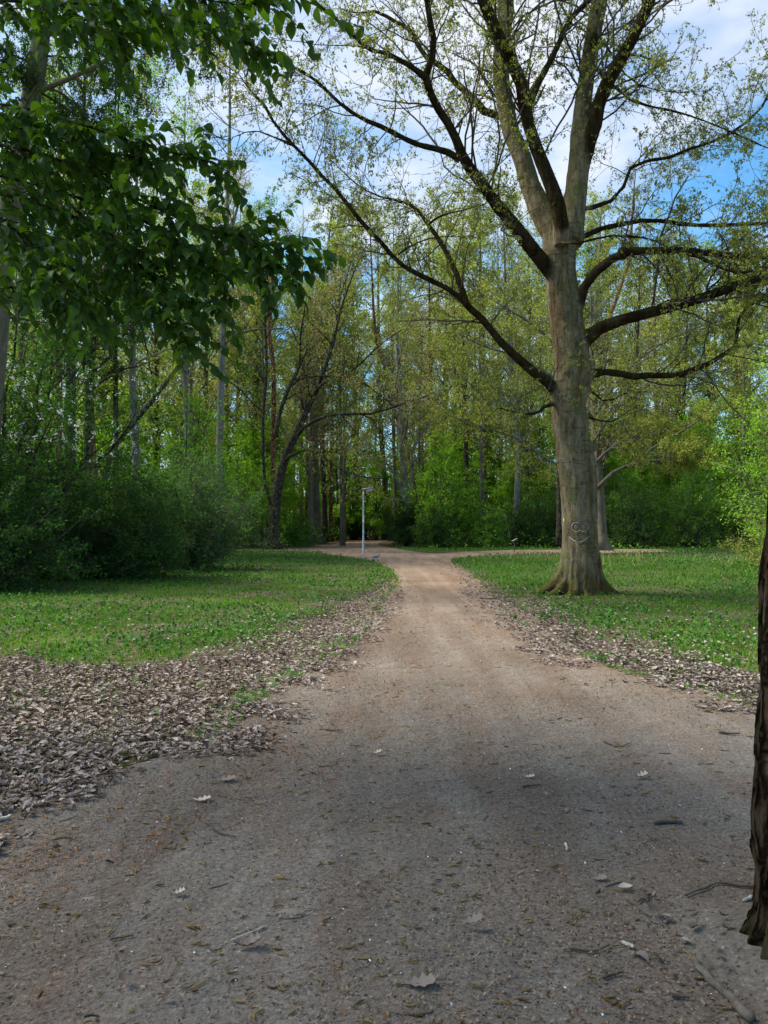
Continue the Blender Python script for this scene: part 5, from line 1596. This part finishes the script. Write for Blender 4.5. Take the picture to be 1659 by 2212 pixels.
# ------------------------------------------------------------------ the deeper wood: copies of four kinds
def proto(kind, seed):
    r = np.random.default_rng(seed)
    H = {'tall': 27, 'twiggy': 25, 'pine': 26, 'under': 11}[kind]
    K = 20
    t = np.linspace(0, 1, K)
    ax = np.stack([.5 * np.sin(t * 3 + r.uniform(0, 6)) * t, .5 * np.sin(t * 2.5 + r.uniform(0, 6)) * t, t * H], 1)
    rd = (.2 if kind != 'under' else .09) * (1 - .9 * t) * (1 + .4 * np.exp(-t * 40))
    kw = dict(lsize=.2, **TALL)
    bark, lf, nm = 'grey_bark', 'olive_leaf', 'beech_tree'
    if kind == 'twiggy': bark, lf, nm = 'grey_bark', 'brown_leaf', 'oak_tree'; kw['nl'] = 3; kw['lsize'] = .16
    if kind == 'pine':
        bark, lf, nm = 'pine_bark', 'needle', 'pine_tree'
        kw = dict(t0=.6, b1=(1.6, 3.4), lv1=26, lv2=7, lv3=3, nl=6, up1=.1, ang1=(60, 95), lsize=.2)
    if kind == 'under':
        bark, lf, nm = 'grey_bark', 'lush_leaf', 'young_tree'
        kw = dict(t0=.05, b1=(2, 4.5), lv1=46, lv2=8, lv3=4, nl=8, up1=.1, ang1=(50, 95), lsize=.2, lup=1.5)
    lab = {'tall': 'grey beech standing deep in the wood behind the front trees', 'twiggy': 'dark oak standing deep in the wood behind the front trees',
           'pine': 'red barked pine standing deep in the wood behind the front trees', 'under': 'green young tree filling the wood below the tall trunks'}[kind]
    grp = {'tall': 'beeches deep in the wood', 'twiggy': 'oaks deep in the wood', 'pine': 'pines deep in the wood', 'under': 'young trees deep in the wood'}[kind]
    return add_tree(nm, ax, rd, np.zeros(3), lab, 'tree', bark, lf, seed, group=grp, **kw)


rng = np.random.default_rng(77)
protos = {k: [proto(k, 400 + i * 10 + j) for j in range(2)] for i, k in enumerate(('tall', 'twiggy', 'pine', 'under'))}
used = set()


def place(kind, x, y, s):
    p = protos[kind][rng.integers(0, 2)]
    sc = (s, s, s * rng.uniform(.92, 1.08))
    rz = rng.uniform(0, 2 * pi)
    if p.name not in used:
        used.add(p.name)
        p.location = (x, y, 0); p.rotation_euler.z = rz; p.scale = sc
    else:
        copy_thing(p, (x, y, 0), rz, sc)


for row, (yy_, step, k_) in enumerate([(66, 5.5, 1.05), (76, 5.5, 1.15), (87, 6, 1.25), (100, 6.5, 1.35), (116, 7.5, 1.5)]):
    w = yy_ * .62
    for x in np.arange(-w, w, step):
        x += rng.uniform(-1.6, 1.6); y = yy_ + rng.uniform(-4, 4)
        if row < 3 and -3.4 < x < 3.6: continue
        if row < 2 and x < -8 and False: continue
        kd = rng.choice(['tall', 'twiggy', 'pine', 'under'], p=[.42, .25, .13, .2])
        place(kd, x, y, k_ * rng.uniform(.85, 1.1))
for x in np.arange(-9, 10, 2.2):
    place('under', x, rng.uniform(96, 106), rng.uniform(.8, 1.2))
for x, y, k_ in [(-7, 100, 1.15), (-4, 108, 1.2), (-1, 96, 1.1), (2, 112, 1.25), (5, 98, 1.1), (-12.5, 76, 1), (-9.5, 84, 1.05), (-11, 66, .95), (-15, 70, 1), (6, 78, 1), (8.5, 70, .95), (-4.5, 84, 1.05), (4.2, 88, 1.05)]:
    place('twiggy' if rng.random() < .5 else 'tall', x, y, k_)
for x, y in [(-22, 33), (-17, 40), (-20, 50), (-13.5, 52), (-25, 44), (-16, 58), (-10, 60), (30, 62), (37, 60), (-28, 56), (44, 62)]:
    place('tall' if rng.random() < .6 else 'twiggy', x, y, rng.uniform(.85, 1.0))
for row, (yy_, step) in enumerate([(60, 4.4), (64, 4.2), (72, 4.5), (84, 5), (96, 4.5), (110, 5), (124, 6)]):
    w = yy_ * .62
    for x in np.arange(-w, w, step):
        x += rng.uniform(-1.2, 1.2); y = yy_ + rng.uniform(-3, 3)
        if row < 4 and -8.8 < x < 3.8: continue
        if row == 0 and x > -9: continue
        place('under', x, y, rng.uniform(.6, 1.15))

# undergrowth: one leafy mass on the floor of the wood
mb = MB()
n = 90000
x = rng.uniform(-85, 85, n); y = rng.uniform(55, 140, n)
k = (~inside(path_poly, x, y)) & ~((np.abs(x + .0) < 5.5) & (y < 92))
x, y = x[k], y[k]
hgt = np.clip(1.6 + 1.6 * wnoise(x, y, 4, 61), .2, 4)
hgt = np.minimum(hgt, np.clip((y - 55) * .35, .15, 4))
z = hgt * rng.random(len(x)) ** .7
leaves(mb, np.c_[x, y, z], .24, rng, LEAF, 1.0, .2, .05)
tag(mb.obj('undergrowth', M['mid_leaf'], smooth=False), 'dark leafy undergrowth covering the floor of the wood', 'undergrowth', kind='stuff')


# ------------------------------------------------------------------ street lamp
def build_lamp():
    base = G(785, 1198)
    D = base[1]
    m = D / F
    root = thing('street_lamp', base, 'slim grey street lamp with a flat head standing at the path bend', 'street lamp')
    H = (1198 - 1060) * m
    pm = MB()
    z = np.array([0, .02, .03, .9, .92, H - .25, H - .24, H])
    r = np.array([.07, .07, .062, .062, .05, .042, .036, .036])
    pm.tubes(np.stack([np.full(8, base[0]), np.full(8, D), z], 1), r, 16)
    o = pm.obj('pole', M['galvanised'], root, base)
    # head: tapered flat housing reaching right, slightly raised
    hm = MB()
    L = 24 * m
    K = 10
    t = np.linspace(0, 1, K)
    w = np.interp(t, [0, .1, .3, .85, 1], [.05, .07, .11, .13, .07])
    hh = np.interp(t, [0, .1, .35, .85, 1], [.07, .085, .085, .07, .03])
    V = []
    for i in range(K):
        c = np.array([base[0] - .06 + L * t[i], D, H + .05 + .09 * t[i]])
        for a in np.linspace(0, 2 * pi, 16, endpoint=False):
            s, cc = sin(a), cos(a)
            V.append(c + np.array([0, w[i] * np.sign(cc) * abs(cc) ** .6, hh[i] * (np.sign(s) * abs(s) ** .6) * (1 if s > 0 else .55)]))
    idx = np.arange(K * 16).reshape(K, 16)
    a, b = idx[:-1], idx[1:]
    hm.add(V, np.stack([a, np.roll(a, -1, 1), np.roll(b, -1, 1), b], -1).reshape(-1, 4))
    hm.l.append((idx[0, ::-1])); hm.t.append(np.array([16])); hm.l.append(idx[-1]); hm.t.append(np.array([16]))
    hm.obj('lamp_head', M['lamp_housing'], root, base)
    gmx = MB()
    gmx.ball((base[0] + .33, D, H + .035), (.20, .095, .05), 16, 8)
    gmx.obj('diffuser', M['lamp_glass'], root, base)
    cb = MB()
    cb.ball((base[0] + L - .07, D, H + .15), (.035, .12, .03), 12, 6)
    cb.obj('end_cap', M['galvanised'], root, base)
    for k, (zz, hh_, mt, lab) in enumerate([(2.25, .07, 'sticker_white', 'white sticker'), (2.05, .1, 'sticker_white', 'torn white sticker'), (1.35, .06, 'sticker_blue', 'pale blue sticker'), (1.05, .04, 'sticker_blue', 'small blue sticker')]):
        sb = MB()
        an = np.linspace(-2.5, -.9, 6)
        rr = .056
        ring = lambda q: np.stack([base[0] + rr * np.cos(an), D + rr * np.sin(an), np.full(6, q)], 1)
        v = np.vstack([ring(zz - hh_), ring(zz + hh_)])
        sb.add(v, [[i, i + 1, i + 7, i + 6] for i in range(5)])
        sb.obj('sticker', M[mt], root, base)['label'] = lab


build_lamp()


# small wooden post with a tilted board
def build_board():
    base = G(1111, 1192.5); D = base[1]; m = D / F
    root = thing('wooden_board', base, 'small wooden post with a tilted board beside the crossing path', 'sign post')
    b = MB(); b.tubes(np.array([base + (0, 0, 0), base + (.0, 0, 25 * m)]), np.array([.028, .026]), 8)
    b.obj('post', M['wood'], root, base)
    a = R_(28)
    Mx = [[cos(a), 0, -sin(a)], [0, 1, 0], [sin(a), 0, cos(a)]]
    b = MB(); b.box(base + (.02, 0, 26.5 * m), (.2, .11, .018), Mx)
    b.obj('board', M['pale_wood'], root, base, smooth=False)


build_board()

# bare pale sapling
q, r = px_limb([(1101, 1181, 3), (1100, 1160, 2.8), (1098, 1142, 2.4), (1094, 1130, 2), (1093.6, 1113, 1.5)], 59, 10)
mb = MB(); mb.tubes(q, r, 6)
tag(mb.obj('bare_sapling', M['pale_bark'], origin=(q[0][0], q[0][1], 0)), 'thin pale leafless sapling left of the pale grey trunk', 'sapling')

# sawn stump right of the bend
mb = MB(); p = G(866, 1167.5); rr = np.array([.32, .27, .25, .25])
mb.tubes(np.stack([np.full(4, p[0]), np.full(4, p[1]), np.array([-.03, .2, .7, 1.3])], 1), rr, 16)
root = thing('tree_stump', (p[0], p[1], 0), 'old sawn stump among the herbs beside the path bend', 'stump')
mb.obj('trunk', M['grey_bark'], root, (p[0], p[1], 0))
mb = MB(); mb.tubes(np.array([[p[0], p[1], 1.298], [p[0], p[1], 1.306]]), np.array([.235, .23]), 16)
mb.obj('cut_face', M['cut_wood'], root, (p[0], p[1], 0))


# wood pigeon
def build_pigeon():
    base = G(813, 1208.5)
    root = thing('pigeon', base, 'grey wood pigeon standing on the path below the street lamp', 'bird')
    b = MB()
    # body axis from tail to head, facing right
    ax = np.array([(-.26, 0, .10), (-.18, 0, .12), (-.09, 0, .135), (0, 0, .15), (.07, 0, .175), (.11, 0, .215), (.13, 0, .25), (.15, 0, .27), (.175, 0, .272), (.19, 0, .27)])
    rd = np.array([.018, .03, .062, .078, .07, .045, .032, .034, .026, .006])
    q, r = tube_limb(ax + base, rd, 22)
    b.tubes(q, r, 14)
    b.obj('body', M['bird_grey'], root, base)
    w = MB()
    for s in (-1, 1):
        w.ball(base + (-.05, s * .062, .155), (.12, .018, .045), 12, 8, [[cos(.15), 0, -sin(.15)], [0, 1, 0], [sin(.15), 0, cos(.15)]])
    w.obj('wings', M['bird_grey'], root, base)
    n_ = MB(); n_.ball(base + (.115, 0, .225), (.022, .044, .022), 10, 6); n_.obj('neck_patch', M['bird_white'], root, base)
    k = MB(); k.tubes(np.array([base + (.185, 0, .268), base + (.215, 0, .258)]), np.array([.008, .002]), 6); k.obj('beak', M['bird_leg'], root, base)
    for s in (-1, 1):
        l = MB(); l.tubes(np.array([base + (.01, s * .03, .09), base + (.015, s * .03, .03), base + (.01, s * .03, .004)]), np.array([.012, .006, .005]), 6)
        l.tubes(np.array([base + (-.015, s * .03, .005), base + (.05, s * .03, .005)]), np.array([.004, .003]), 5)
        l.obj('leg', M['bird_leg'], root, base)


build_pigeon()

print('OBJECTS', len(scn.objects), 'polys', sum(len(m.polygons) for m in bpy.data.meshes))
